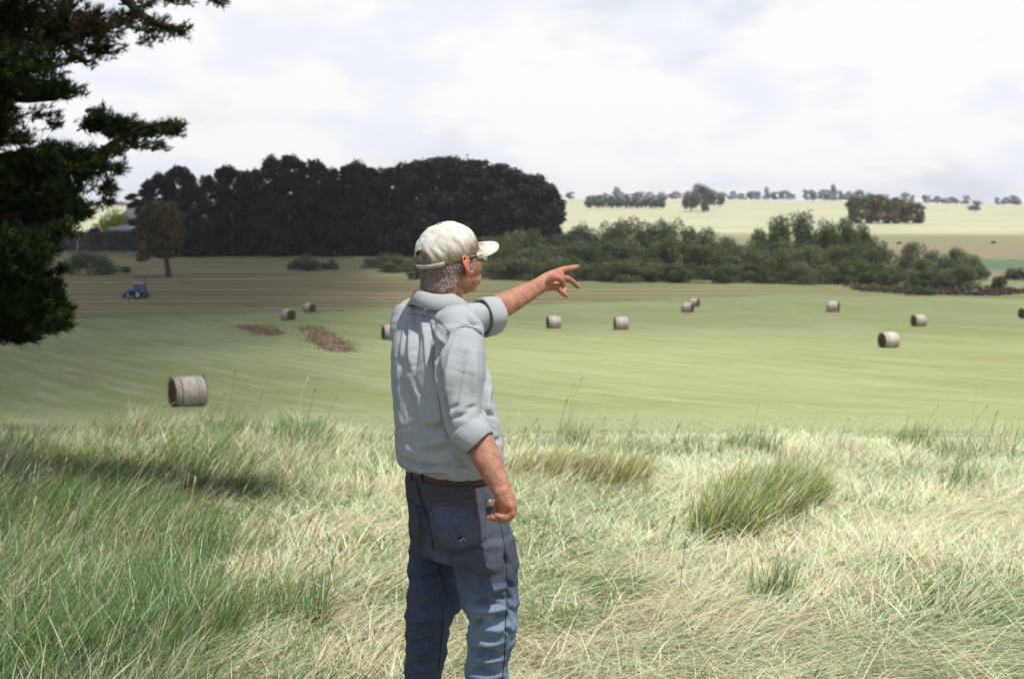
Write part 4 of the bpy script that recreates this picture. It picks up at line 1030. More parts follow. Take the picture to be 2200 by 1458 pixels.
# one high limb reaching out over the slope to the right, above the picture
for (x_, y_, z_2, r_) in ((-5.2, 11.6, 4.7, 1.2), (-4.2, 10.6, 4.7, 1.1), (-3.3, 9.8, 4.6, 1.1), (-2.4, 9.4, 4.5, .9), (-1.6, 9.2, 4.4, .7), (-1.0, 9.4, 4.4, .5), (-3.0, 8.6, 4.6, .9), (-4.4, 9.0, 4.8, 1.1), (-2.2, 10.2, 4.6, .5), (-5.6, 9.6, 5.0, 1.1), (-5.0, 7.4, 5.0, 1.0), (-4.0, 7.0, 4.9, .8), (-3.0, 7.6, 4.6, .7), (-3.4, 10.8, 4.7, .9), (-4.6, 12.4, 4.9, 1.0)):
    wood.append(tube_np([(TX, TY, TZ + 4.6), (TX * .5 + x_ * .5, TY * .5 + y_ * .5, z_2 + .1), (x_, y_, z_2 - .2)], [.12, .08, .02], 6))
    for j in range(int(480 * r_)):
        d = rng.normal(size=3) * (r_, r_, .3) * .52; dd = rng.normal(size=3) + (0, 0, .6)
        tufts.append((np.array([x_, y_, z_2]) + d, dd / np.linalg.norm(dd), .17, rng.random()))
tp = np.array([t_[0] for t_ in tufts]); td = np.array([t_[1] for t_ in tufts]); tsz = np.array([t_[2] for t_ in tufts]); tt = np.array([t_[3] for t_ in tufts])
NN = 13
dv = td[:, None] * 1.0 + rng.normal(size=(len(tp), NN, 3)) * .55; dv /= np.linalg.norm(dv, axis=2)[..., None]
st_ = tp[:, None] - td[:, None] * (tsz[:, None, None] * rng.random((len(tp), NN, 1)) * .8)
L_ = tsz[:, None, None] * (.75 + .5 * rng.random((len(tp), NN, 1)))
sw = np.cross(dv, rng.normal(size=dv.shape)); sw /= np.linalg.norm(sw, axis=2)[..., None]; sw *= tsz[:, None, None] * .075
V = np.stack([st_ - sw, st_ + sw, st_ + dv * L_ + sw * .3, st_ + dv * L_ - sw * .3], 2).reshape(-1, 3)
F = np.arange(len(V)).reshape(-1, 4)
ti = np.repeat(np.clip(tt, 0, 1), NN * 4) * (.6 + .4 * rng.random(len(V) // 4).repeat(4))
pine = tag(empty('pine_tree', (TX, TY, TZ)), 'large dark pine whose branches hang into the picture at the left', 'pine tree')
o_ = np.array([TX, TY, TZ])
isb = np.repeat(tt < 0, NN * 4)
def sub(mask, name, m):
    Vs = V[mask] - o_; return link(name, mesh_np('pine_' + name, Vs, np.arange(len(Vs)).reshape(-1, 4), m, {'tint': ti[mask] if name == 'crown' else rng.random(len(Vs) // 4).repeat(4)}), pine)
sub(~isb, 'crown', M_needle)
tag(sub(isb, 'dead_needles', leaf_mat('dead_pine_needles', (.025, .010, .006), (.055, .025, .013), (.10, .05, .025))), 'reddish brown dead needles')
wv, wf = merge(wood)
link('trunk', mesh_np('pine_trunk', wv - o_, wf, M_pbark, smooth=True), pine)
# ------------------------------------------------------------------ the man
def V3(*a): return np.array(a, float)
YAW = math.radians(60)
bR = V3(math.cos(YAW), -math.sin(YAW), 0); bF = V3(math.sin(YAW), math.cos(YAW), 0); UP = V3(0, 0, 1)
TB = 4.24
FEET = np.array([*P(955, 1500, TB)[:2], 0]); FEET[2] = float(T(FEET[0], FEET[1]))
def loft(rings, cap=True):
    n = len(rings); m_ = len(rings[0]); V = np.concatenate(rings)
    i = np.arange(n - 1)[:, None] * m_ + np.arange(m_)[None]; j = np.arange(n - 1)[:, None] * m_ + (np.arange(m_)[None] + 1) % m_
    F = np.stack([i, j, j + m_, i + m_], -1).reshape(-1, 4)
    if cap:
        c0, c1 = len(V), len(V) + 1; V = np.concatenate([V, [rings[0].mean(0), rings[-1].mean(0)]])
        k = np.arange(m_); k2 = (k + 1) % m_
        t1 = np.stack([k2, k, np.full(m_, c0), np.full(m_, c0)], -1); b_ = (n - 1) * m_
        t2 = np.stack([b_ + k, b_ + k2, np.full(m_, c1), np.full(m_, c1)], -1)
        return V, F, np.concatenate([t1, t2])[:, :3]
    return V, F, np.zeros((0, 3), int)
def spow(c, p): return np.sign(c) * np.abs(c) ** p
def row_rings(rows, yaw=YAW, a=.23, b=.145, N=56, pw=.9, shrink=0.0, sub=3):
    rows = np.array(rows, float); R_ = V3(math.cos(yaw), -math.sin(yaw), 0); F_ = V3(math.sin(yaw), math.cos(yaw), 0)
    yy = np.linspace(0, len(rows) - 1, (len(rows) - 1) * sub + 1); cols = [_pchip(np.arange(len(rows)), rows[:, k])(yy) for k in range(rows.shape[1])]
    cols = [np.where(yy >= len(rows) - 1, rows[-1, k], cols[k]) for k in range(rows.shape[1])]
    out = []
    th = np.linspace(0, 2 * np.pi, N, endpoint=False)
    for k in range(len(yy)):
        py, xl, xr, t = [c[k] for c in cols[:4]]; ra = cols[4][k] if len(cols) > 4 else 1
        C_ = P((xl + xr) / 2, py, t); w = (xr - xl) / 2 * t / FPX - shrink
        q = a * spow(np.cos(th), pw)[:, None] * R_ + b * ra * spow(np.sin(th), pw)[:, None] * F_
        out.append(C_ + q * (w / np.abs(q[:, 0]).max()))
    return out
def etube(pts, ra, rb=None, ax=None, N=28, round_=True):
    """closed tube with elliptical sections and rounded ends; ax is the direction of ra"""
    pts = np.array(pts, float); ra = np.array(ra, float); rb = ra if rb is None else np.array(rb, float)
    s = np.r_[0, np.cumsum(np.linalg.norm(np.diff(pts, axis=0), axis=1))]
    m_ = max(8, int(s[-1] / .008)); q = np.linspace(0, s[-1], m_)
    f = lambda v: np.where(q >= s[-1], v[-1], _pchip(s, v)(q)) if len(s) > 2 else np.interp(q, s, v)
    C_ = np.stack([f(pts[:, k]) for k in range(3)], -1); A = f(ra); B = f(rb)
    tg = np.gradient(C_, axis=0); tg /= np.linalg.norm(tg, axis=1)[:, None]
    ax = V3(0, 0, 1) if ax is None and abs(tg[:, 2]).mean() < .7 else (V3(1, 0, 0) if ax is None else ax)
    rings = []; th = np.linspace(0, 2 * np.pi, N, endpoint=False)
    def ring(c, t, a_, b_):
        u = ax - t * (ax @ t); u /= np.linalg.norm(u); v = np.cross(t, u)
        return c + a_ * np.cos(th)[:, None] * u + b_ * np.sin(th)[:, None] * v
    if round_:
        for ph in (75, 50, 25):
            k = math.radians(ph); rings.append(ring(C_[0] - tg[0] * (A[0] + B[0]) / 2 * math.sin(k), tg[0], A[0] * math.cos(k), B[0] * math.cos(k)))
    for i in range(m_): rings.append(ring(C_[i], tg[i], A[i], B[i]))
    if round_:
        for ph in (25, 50, 75):
            k = math.radians(ph); rings.append(ring(C_[-1] + tg[-1] * (A[-1] + B[-1]) / 2 * math.sin(k), tg[-1], A[-1] * math.cos(k), B[-1] * math.cos(k)))
    return loft(rings)
def ell(c, r, M_=None, nu=24, nv=14):
    """M_: columns = local axes"""
    M_ = np.eye(3) if M_ is None else M_
    rings = []
    for ph in np.linspace(-88, 88, nv):
        k = math.radians(ph); th = np.linspace(0, 2 * np.pi, nu, endpoint=False)
        L = np.stack([r[0] * math.cos(k) * np.cos(th), r[1] * math.cos(k) * np.sin(th), np.full(nu, r[2] * math.sin(k))], -1)
        rings.append(np.asarray(c) + L @ M_.T)
    return loft(rings)
def fuse(parts, voxel, smooth_it, fac=.5):
    V = []; Q = []; Tt = []; o = 0
    for v, q, t in parts: V.append(v); Q.append(q + o); Tt.append(t + o); o += len(v)
    me = mesh_np('tmp', np.concatenate(V), [np.concatenate(Q), np.concatenate(Tt)])
    ob = link('tmp', me)
    md = ob.modifiers.new('r', 'REMESH'); md.mode = 'VOXEL'; md.voxel_size = voxel; md.adaptivity = 0
    ms = ob.modifiers.new('s', 'SMOOTH'); ms.factor = fac; ms.iterations = smooth_it
    dg = bpy.context.evaluated_depsgraph_get(); dg.update()
    me2 = bpy.data.meshes.new_from_object(ob.evaluated_get(dg))
    bpy.data.objects.remove(ob); bpy.data.meshes.remove(me)
    n = len(me2.vertices); co = np.empty(n * 3, np.float32); me2.vertices.foreach_get('co', co)
    F = np.empty(len(me2.loops), np.int32); me2.loops.foreach_get('vertex_index', F)
    lt = np.empty(len(me2.polygons), np.int32); me2.polygons.foreach_get('loop_total', lt)
    assert (lt == 4).all() or True
    Fq = F.reshape(-1, 4) if (lt == 4).all() else None
    bpy.data.meshes.remove(me2)
    return co.reshape(-1, 3).astype(float), Fq
def vnorm(V, F):
    n = np.zeros_like(V); fn = np.cross(V[F[:, 2]] - V[F[:, 0]], V[F[:, 3]] - V[F[:, 1]])
    for k in range(4): np.add.at(n, F[:, k], fn)
    return n / (np.linalg.norm(n, axis=1)[:, None] + 1e-12)
def stroke(V, N_, pts, width, amp, taper=True):
    """press a fold (amp<0) or raise a ridge (amp>0) along a line seen from the front of the cloth; real displacement in metres"""
    r = V - cC; t = r @ cF; px = CX + FPX * (r @ cR) / t; py = CY - FPX * (r @ cU) / t
    face = np.clip(-(N_ * (r / np.linalg.norm(r, axis=1)[:, None])).sum(1) * 2.5, 0, 1)
    best = np.full(len(V), 1e9); bs = np.zeros(len(V)); L = 0; tot = sum(math.dist(pts[i], pts[i + 1]) for i in range(len(pts) - 1))
    for i in range(len(pts) - 1):
        a = np.array(pts[i], float); b = np.array(pts[i + 1], float); d = b - a; l = np.linalg.norm(d)
        s = np.clip(((px - a[0]) * d[0] + (py - a[1]) * d[1]) / l ** 2, 0, 1)
        dd = np.hypot(px - a[0] - s * d[0], py - a[1] - s * d[1])
        m_ = dd < best; best = np.where(m_, dd, best); bs = np.where(m_, (L + s * l) / tot, bs); L += l
    e = (np.sin(np.pi * np.clip(bs * .9 + .05, 0, 1)) ** .6 if taper else 1.0)
    return (amp * np.exp(-(best / width) ** 2) * e * face)[:, None] * N_
class N3:
    """cheap 3-D noise from rotated planes"""
    @staticmethod
    def f(V, s, seed=0):
        return (fbm2(V[:, 0] * s + V[:, 2] * s * .5 + 11, V[:, 1] * s + V[:, 2] * s * .8 + 3, seed) + fbm2(V[:, 2] * s + 5, (V[:, 0] - V[:, 1]) * s * .8, seed + 5)) / 2
def obj_from(name, V, F, m, parent, attrs=None, smooth=True):
    return link(name, mesh_np(name, V - FEET, F, m, attrs, smooth), parent)

# head frame
HY = math.radians(50); HP = math.radians(3)
hR = V3(math.cos(HY), -math.sin(HY), 0); hF = V3(math.sin(HY) * math.cos(HP), math.cos(HY) * math.cos(HP), math.sin(HP)); hU = np.cross(hR, hF)
HM = np.stack([hR, hF, hU], 1); HC = P(964, 558, 4.27)
def H(x, y, z): return HC + HM @ V3(x, y, z)
def hell(c, r): return ell(H(*c), r, HM)
def htube(pts, ra, rb=None, ax=None): return etube([H(*p) for p in pts], ra, rb, HM @ V3(*ax) if ax is not None else None)

torso_rows = [(642, 905, 985, 4.29, .85), (655, 884, 1000, 4.29, .70), (672, 864, 1014, 4.29, .66), (700, 850, 1026, 4.28, .74), (740, 841, 1038, 4.265, .86), (780, 838, 1050, 4.25, .95), (830, 840, 1060, 4.24, 1), (880, 843, 1071, 4.24, 1.05),
              (930, 847, 1080, 4.24, 1.08), (965, 850, 1085, 4.24, 1.1), (990, 855, 1084, 4.24, 1.1), (1006, 864, 1074, 4.24, 1.05), (1016, 876, 1056, 4.24, 1), (1030, 884, 1048, 4.24, 1)]
hip_rows = [(1006, 878, 1052, 4.24, 1), (1020, 872, 1060, 4.24, 1), (1045, 869, 1068, 4.24, 1), (1080, 872, 1080, 4.24, 1.05), (1110, 876, 1092, 4.23, 1.1), (1140, 879, 1102, 4.23, 1.12), (1170, 881, 1108, 4.23, 1.1), (1188, 890, 1100, 4.23, 1.0)]
legL = [(1150, 880, 965, 4.33), (1190, 879, 968, 4.33), (1228, 876, 982, 4.33), (1262, 880, 986, 4.33), (1286, 874, 989, 4.33), (1304, 873, 984, 4.33), (1322, 874, 970, 4.33), (1350, 873, 965, 4.34), (1400, 870, 962, 4.35), (1445, 866, 950, 4.36), (1520, 868, 944, 4.37), (1620, 866, 946, 4.38), (1700, 858, 950, 4.39)]
legR = [(1150, 965, 1106, 4.14), (1190, 968, 1112, 4.14), (1235, 980, 1113, 4.14), (1275, 990, 1113, 4.13), (1305, 999, 1111, 4.12), (1340, 1008, 1110, 4.12), (1375, 1007, 1106, 4.13), (1410, 1003, 1100, 4.14), (1445, 998, 1096, 4.15), (1520, 1002, 1088, 4.17), (1620, 1000, 1084, 4.18), (1718, 992, 1086, 4.19)]

wr = [P(1034, 958, 3.985), P(1058, 1008, 3.95), P(1078, 1052, 3.925)]
# ---- body: one continuous skin
B = []
B.append(loft(row_rings([(r_[0], r_[1] + 9, r_[2] - 9, r_[3], r_[4]) for r_ in torso_rows[1:]], shrink=.020)))
B.append(loft(row_rings([(r_[0], r_[1] + 9, r_[2] - 9, r_[3], r_[4]) for r_ in hip_rows], shrink=.006)))
for L_ in (legL, legR):
    B.append(loft(row_rings([(r_[0], r_[1], r_[2], r_[3]) for r_ in L_], a=.1, b=.1, shrink=.024)))
ank = [P(906, 1690, 4.385), P(1040, 1700, 4.185)]
for k, a_ in enumerate(ank):
    f0 = V3(a_[0], a_[1], float(T(a_[0], a_[1])))
    B.append(etube([a_ + (0, 0, .06), f0 + (0, 0, .07)], [.045, .045])); B.append(etube([f0 + bF * -.05 + (0, 0, .045), f0 + bF * .10 + (0, 0, .035), f0 + bF * .17 + (0, 0, .028)], [.038, .042, .03], [.036, .034, .022], bR))
B.append(etube([P(948, 680, 4.31), H(0, -.026, -.080), H(0, -.020, -.03)], [.060, .060, .060], [.060, .060, .062]))
B += [hell((0, -.007, .018), (.075, .092, .080)), hell((0, .030, -.028), (.063, .062, .080)), hell((0, .050, -.078), (.046, .044, .030)), hell((0, .078, -.090), (.022, .018, .016))]
for s in (-1, 1):
    B += [hell((s * .046, .050, -.020), (.027, .036, .036)), hell((s * .050, .012, -.058), (.020, .038, .028)), hell((s * .042, .054, -.058), (.021, .030, .030)),
          hell((s * .030, .074, .030), (.026, .014, .009)), hell((s * .012, .092, -.024), (.009, .010, .008))]
    # ear: concha plate, rim, lobe
    e0 = V3(s * .080, .004, -.014)
    B.append(ell(H(*(e0 + (s * .004, 0, 0))), (.0062, .0165, .026), HM @ np.array([[math.cos(.5 * s), -math.sin(.5 * s), 0], [math.sin(.5 * s), math.cos(.5 * s), 0], [0, 0, 1]])))
    rim = []
    for q in np.linspace(-.9, 3.9, 12):
        rim.append(tuple(e0 + (s * (.010 - .004 * math.cos(q)), -.003 + -.0165 * math.sin(q + .35), .003 + .025 * math.cos(q - .3) * (1 if q < 2 else 1.05))))
    B.append(htube(rim, [.0042] * 12)); B.append(hell(tuple(e0 + (s * .006, .001, -.030)), (.0055, .007, .009)))
B += [htube([(0, .082, .022), (0, .094, .002), (0, .107, -.018)], [.008, .010, .012]), hell((0, .088, -.048), (.022, .008, .006)), hell((0, .086, -.058), (.020, .009, .006))]
# near (right) arm
B.append(etube([P(985, 712, 4.08), P(992, 800, 4.03), P(1000, 890, 3.99), P(1014, 925, 3.99)], [.038, .034, .030, .032]))
B.append(etube([P(1018, 930, 3.99), P(1034, 958, 3.985), P(1046, 985, 3.965), P(1062, 1018, 3.945), P(1078, 1052, 3.925), P(1083, 1066, 3.92)], [.038, .0415, .0400, .0345, .0270, .0265], [.036, .039, .037, .031, .023, .022], V3(.85, 0, .5)))
# near hand: palm, four curled fingers, thumb
B.append(etube([P(1080, 1058, 3.92), P(1087, 1074, 3.925), P(1093, 1092, 3.93)], [.0260, .0270, .0240], [.024, .034, .036], V3(.9, 0, .4)))
B.append(ell(P(1098, 1084, 3.915), (.014, .03, .016)))
fing = [((1097, 1088), (1099, 1102), (1084, 1111), (1066, 1106), 3.893, .0082), ((1098, 1088), (1100, 1105), (1081, 1115), (1057, 1110), 3.912, .0088),
        ((1098, 1089), (1099, 1107), (1079, 1117), (1051, 1111), 3.932, .0090), ((1096, 1090), (1095, 1108), (1076, 1116), (1052, 1108), 3.952, .0088)]
for a_, b_, c_, d_, t, r_ in fing:
    pts = [P(*a_, t), P(*b_, t + .001), P(*c_, t + .003), P(*d_, t + .006)]
    B.append(etube(pts, [r_ * 1.15, r_ * 1.12, r_ * 1.04, r_ * .86])); B.append(ell(pts[1] , (r_ * 1.2,) * 3)); B.append(ell(pts[0] + (0, 0, .002), (r_ * 1.25,) * 3))
B.append(etube([P(1080, 1060, 3.945), P(1072, 1078, 3.968), P(1068, 1090, 3.975), P(1067, 1103, 3.972)], [.014, .0125, .0110, .0095]))
# far (left) arm, reaching across and pointing
B.append(etube([P(885, 692, 4.42), P(960, 700, 4.53), P(1035, 684, 4.60)], [.044, .040, .034]))
B.append(etube([P(1034, 680, 4.605), P(1072, 660, 4.645), P(1100, 646, 4.68), P(1130, 630, 4.725), P(1160, 613, 4.77), P(1170, 608, 4.785)], [.034, .0415, .0385, .0325, .0285, .0290], [.034, .038, .034, .028, .022, .022], V3(-.3, 0, .95)))
hx = V3(-.25, 0, .97)
B.append(etube([P(1165, 610, 4.78), P(1180, 604, 4.80), P(1198, 595, 4.83), P(1203, 593, 4.84)], [.0290, .0330, .0290, .022], [.020, .020, .019, .016], hx))
B.append(ell(P(1190, 615, 4.79), (.022, .018, .015)))
B.append(etube([P(1195, 585, 4.83), P(1206, 580, 4.85), P(1224, 576, 4.88), P(1240, 573, 4.91)], [.0125, .0110, .0100, .0085]))       # index
B.append(etube([P(1199, 597, 4.845), P(1214, 597, 4.87), P(1226, 602, 4.89), P(1242, 616, 4.91)], [.0125, .0112, .0103, .0086]))     # middle
B.append(etube([P(1196, 607, 4.83), P(1210, 611, 4.85), P(1214, 622, 4.85), P(1208, 630, 4.83)], [.0118, .0106, .0098, .0086]))      # ring, folded
B.append(etube([P(1192, 615, 4.81), P(1202, 624, 4.82), P(1209, 630, 4.83), P(1217, 636, 4.84)], [.0100, .0085, .0078, .0066]))      # little
B.append(etube([P(1178, 606, 4.765), P(1192, 596, 4.755), P(1205, 600, 4.765), P(1211, 613, 4.78)], [.0140, .0125, .0115, .0088]))   # thumb on the near side
bodyV, bodyF = fuse(B, .0029, 3, .45)
# knuckles, wrinkles and slight lumpiness of the skin
bn = vnorm(bodyV, bodyF)
bodyV += bn * ((N3.f(bodyV, 60, 3) - .5) * .0016)[:, None]
for pts, w, am in (([(1066, 1050), (1092, 1046)], 1.6, -.0011), ([(1068, 1056), (1096, 1052)], 1.5, -.0011), ([(1070, 1062), (1098, 1060)], 1.5, -.0009), ([(1076, 1066), (1090, 1090)], 2, .0012), ([(1085, 1064), (1097, 1086)], 2, .0012), ([(1090, 1062), (1103, 1082)], 2, .0010),
                   ([(1165, 598), (1164, 628)], 2.0, -.0012), ([(1172, 600), (1173, 624)], 1.8, -.0010), ([(1175, 600), (1200, 586)], 2.2, .0012), ([(1172, 606), (1196, 598)], 2.2, .0010), ([(1000, 612), (990, 640)], 4, -.002), ([(980, 625), (1000, 650)], 2, -.0015), ([(972, 622), (990, 652)], 2, -.0012), ([(1094, 1098), (1080, 1107), (1058, 1105)], 1.3, -.003), ([(1100, 1102), (1084, 1112), (1060, 1111)], 1.3, -.002), ([(1104, 1086), (1103, 1104)], 1.2, -.0015), ([(1098, 1078), (1100, 1098)], 2.5, .0015)):
    bodyV += stroke(bodyV, bn, pts, w, am)
rr_ = bodyV - cC; tt_ = rr_ @ cF; bpx = CX + FPX * (rr_ @ cR) / tt_; bpy_ = CY - FPX * (rr_ @ cU) / tt_
hl = (bodyV - HC) @ HM
near_head = np.abs(hl).max(1) < .16
red = .25 + .0 * bpx
red = np.where(near_head & (np.abs(np.abs(hl[:, 0]) - .088) < .012) & (np.abs(hl[:, 2]) < .045) & (np.abs(hl[:, 1]) < .03), 1.0, red)
red = np.maximum(red, .6 * (1 - sst(np.hypot(bpx - 1088, bpy_ - 1095), 10, 50))); red = np.maximum(red, .55 * (1 - sst(np.hypot(bpx - 1200, bpy_ - 600), 10, 60)))
g = NT('sunburnt_skin', .55, .35); o = g.obj()
n1_ = g.noise(o, 38, 5, .65); n2_ = g.noise(g.mp(o, (1, 1, .5)), 170, 3, .7); rd = g.attr('red')
c = g.mix(g.rng(n1_, .3, .7), (.275, .125, .078), (.43, .215, .142))
c = g.mix(g.math('MULTIPLY', g.rng(n2_, .45, .7), .45), c, (.20, .075, .035))
c = g.mix(g.rng(rd, .3, 1.0, 0, .75), c, (.58, .17, .12))
g.color(c); g.bump(g.math('ADD', n1_, n2_), .35, .002)
g.b.inputs['Subsurface Weight'].default_value = .12; g.b.inputs['Subsurface Radius'].default_value = (.012, .005, .003)
M_skin = g.m
person = link('person', mesh_np('person', bodyV - FEET, bodyF, M_skin, {'red': red}, True), None, tuple(FEET))
tag(person, 'old man in a pale cap and striped shirt seen from behind, pointing right', 'person')

# ---- shirt
def clothmat():
    g = NT('striped_cotton', .85, .15); o = g.obj()
    s = g.math('SINE', g.math('MULTIPLY', g.attr('sv'), 2 * math.pi / .0038))
    n1_ = g.noise(o, 9, 4, .6); n2_ = g.noise(o, 420, 2, .6)
    c = g.mix(g.rng(s, -.5, .5), (.285, .310, .335), (.400, .425, .450))
    c = g.mix(g.math('MULTIPLY', g.rng(n1_, .45, .75), .22), c, (.36, .36, .36))
    c = g.mix(g.math('MULTIPLY', g.rng(n2_, .3, .7), .22), c, (.25, .28, .31))
    g.color(c); g.bump(n2_, .25, .001); return g.m
M_shirt = clothmat()
sl_c = [P(984, 708, 4.085), P(989, 760, 4.05), P(989, 805, 4.03), P(992, 858, 4.01), P(998, 898, 4.0), P(1003, 920, 3.995)]
sh = [loft(row_rings(torso_rows, pw=.88, N=72)),
      etube([P(898, 676, 4.40), P(945, 686, 4.28), P(985, 704, 4.13)], [.055, .060, .058], [.052, .056, .058]),
      etube([P(888, 706, 4.35), P(940, 716, 4.25), P(980, 730, 4.14)], [.05, .052, .052]), etube([P(915, 670, 4.33), P(960, 678, 4.27), P(990, 690, 4.20)], [.045, .05, .05]),
      ell(P(988, 716, 4.085), (.070, .075, .062)), ell(P(874, 706, 4.40), (.055, .06, .065)),
      etube(sl_c, [.066, .072, .072, .060, .055, .054], [.064, .072, .072, .061, .057, .055], V3(1, 0, 0)),
      etube([P(884, 688, 4.41), P(960, 694, 4.53), P(1010, 686, 4.585), P(1048, 678, 4.615)], [.066, .062, .054, .046]),
      ell(P(1064, 950, 4.27), (.026, .05, .07))]
sV, sF = fuse(sh, .0048, 5, .5)
sn = vnorm(sV, sF)
# broad cloth folds: soft, stretched along the hang of the cloth
u1 = sV @ bR; u2 = sV @ bF; u3 = sV[:, 2]
f1 = fbm2(u1 * 16 + u3 * 5 + 2 * vn2(u3 * 6, u1 * 4, 3), u3 * 4.5 + u2 * 4, 51, 3) - .5
f2 = fbm2(u3 * 22 + u2 * 5, u1 * 5 + u2 * 3, 52, 3) - .5
zq = u3 - FEET[2]
low = sst(zq, 1.15, .98)
sV += sn * (f1 * .017 * (1 - .5 * low) + f2 * .020 * (.25 + low))[:, None]
cr1 = (1 - np.abs(2 * fbm2(u1 * 11 + u3 * 9, u3 * 13 - u2 * 7, 57, 2) - 1)) ** 5; cr2 = (1 - np.abs(2 * fbm2(u3 * 15 + u2 * 6, u1 * 8 - u3 * 7, 58, 2) - 1)) ** 5
sV += sn * ((cr1 - cr2) * .0042 * (.5 + .7 * low))[:, None]
S_ = []
def st(pts, w, a): S_.append((pts, w, a))
st([(878, 672), (876, 690), (872, 716)], 3.2, -.0055); st([(884, 672), (884, 720), (880, 790)], 5, .006); st([(893, 676), (897, 730), (890, 800)], 4, -.005)
st([(906, 680), (916, 730), (918, 790)], 5, .005); st([(918, 682), (932, 730), (938, 770)], 3.5, -.005); st([(865, 690), (852, 760), (862, 800)], 5, -.004); st([(870, 700), (862, 770)], 4, .004)
st([(930, 700), (948, 735)], 4, .004)
st([(960, 716), (950, 735), (936, 752), (934, 772), (944, 812), (950, 858), (958, 905), (966, 935)], 6, -.014)            # where the sleeve meets the back
st([(975, 735), (962, 800), (958, 850)], 7, .006); st([(1000, 760), (985, 830), (975, 880)], 6, -.005); st([(1020, 760), (1018, 830), (1022, 880)], 8, .005); st([(1000, 880), (1024, 870)], 5, -.004); st([(968, 900), (1010, 885)], 5, -.005); st([(964, 880), (985, 868)], 4, -.004)
st([(1046, 745), (1048, 800), (1044, 860), (1036, 900)], 5, -.014); st([(1056, 770), (1058, 830), (1050, 880)], 4, .007)
st([(1040, 880), (1052, 890), (1066, 895)], 4, -.006); st([(1060, 850), (1066, 880), (1072, 900)], 4, -.006); st([(1068, 800), (1058, 870)], 3, -.006)
st([(855, 800), (880, 870), (900, 950)], 9, -.004); st([(870, 780), (900, 850), (930, 900), (962, 930)], 9, -.005); st([(880, 800), (912, 870), (950, 910)], 8, .004); st([(850, 870), (868, 930), (880, 980)], 8, .004)
st([(905, 922), (935, 918), (965, 905)], 6, -.007); st([(912, 908), (940, 905), (965, 893)], 5, .004); st([(900, 968), (940, 964), (972, 955)], 5, -.006); st([(900, 958), (940, 953), (970, 945)], 5, .004)
st([(862, 985), (900, 1000), (950, 1002), (1000, 990)], 4, -.007); st([(862, 995), (900, 1010), (960, 1012)], 4, .006); st([(960, 1000), (985, 1005), (1010, 998)], 3, -.006); st([(975, 975), (1000, 1000)], 4, -.005); st([(1040, 975), (1060, 950), (1076, 940)], 6, -.006); st([(1050, 990), (1072, 975)], 5, .004)
st([(1000, 668), (1018, 690), (1036, 720), (1052, 765), (1056, 800)], 3.0, .0035); st([(965, 745), (975, 715), (997, 700), (1016, 702), (1038, 720), (1050, 755)], 2.2, -.004)
st([(850, 700), (866, 676), (880, 671), (918, 677), (945, 694), (960, 714)], 2.0, -.0030); st([(1006, 690), (1030, 700)], 5, -.006)
for p_, w_, a_ in S_: sV += stroke(sV, sn, p_, w_, a_ * 1.9)
# stripe coordinate: level on the body, across the sleeves
def segd(V, A, B_):
    d = B_ - A; l = np.linalg.norm(d); s0 = ((V - A) @ d) / l ** 2; s = np.clip(s0, 0, 1); return np.linalg.norm(V - A - s[:, None] * d, axis=1), s0 * l
d1, s1 = segd(sV, P(988, 735, 4.05), P(1003, 920, 3.995)); d2, s2 = segd(sV, P(960, 694, 4.53), P(1060, 678, 4.62))
on1 = (d1 < .073) & ((sV - P(950, 800, 4.24)) @ (bR) > .11); on2 = (d2 < .072) & (sV @ bF > P(985, 690, 4.45) @ bF)
sv = np.where(on2, s2, np.where(on1, s1 * 1.02 + .1 * ((sV - P(988, 735, 4.05)) @ bF), u3 + .10 * u1 + .9 * sst(zq, 1.29, 1.40) * (u2 - (P(900, 700, 4.2) @ bF))))
shirt = obj_from('shirt', sV, sF, M_shirt, person, {'sv': sv})
tag(shirt, 'grey blue finely striped long-sleeved work shirt')
M_seam = mat('shirt_seam', (.30, .33, .36), .9)
sBV = BVHTree.FromPolygons([tuple(v) for v in sV], [tuple(f) for f in sF])
def cast(bv, px, py):
    d = cF + (px - CX) / FPX * cR - (py - CY) / FPX * cU; l = np.linalg.norm(d)
    h = bv.ray_cast(Vector(cC), Vector(d / l))
    return (np.array(h[0]), np.array(h[1])) if h[0] is not None else (None, None)
def resample(pts, step):
    pts = np.array(pts, float); s = np.r_[0, np.cumsum(np.linalg.norm(np.diff(pts, axis=0), axis=1))]
    q = np.linspace(0, s[-1], max(3, int(s[-1] / step)))
    return np.stack([np.where(q >= s[-1], pts[-1, k], _pchip(s, pts[:, k])(q)) if len(s) > 2 else np.interp(q, s, pts[:, k]) for k in range(2)], -1)
def seam(bv, pts, r_, off, step=3, dash=False, ns=5):
    Q = []
    for a_, b_ in resample(pts, step):
        p_, n_ = cast(bv, a_, b_)
        if p_ is not None:
            if n_ @ (p_ - cC) > 0: n_ = -n_
            Q.append(p_ + n_ * off)
    if len(Q) < 2: return None
    Q = np.array(Q)
    if dash:
        out = [tube_np([Q[i], Q[i] * .45 + Q[i + 1] * .55], [r_, r_], 4) for i in range(len(Q) - 1)]; return merge(out)
    return tube_np(Q, np.full(len(Q), r_), ns)
sm = [seam(sBV, p_, .0011, .0004) for p_ in ([(852, 702), (866, 678), (880, 672), (918, 678), (945, 695), (960, 715)], [(958, 718), (975, 706), (997, 700), (1016, 703), (1038, 721), (1050, 755)], [(1052, 766), (1060, 800), (1063, 840), (1064, 880)])]
for s in sm:
    if s is not None: obj_from('seam', s[0], s[1], M_seam, shirt)
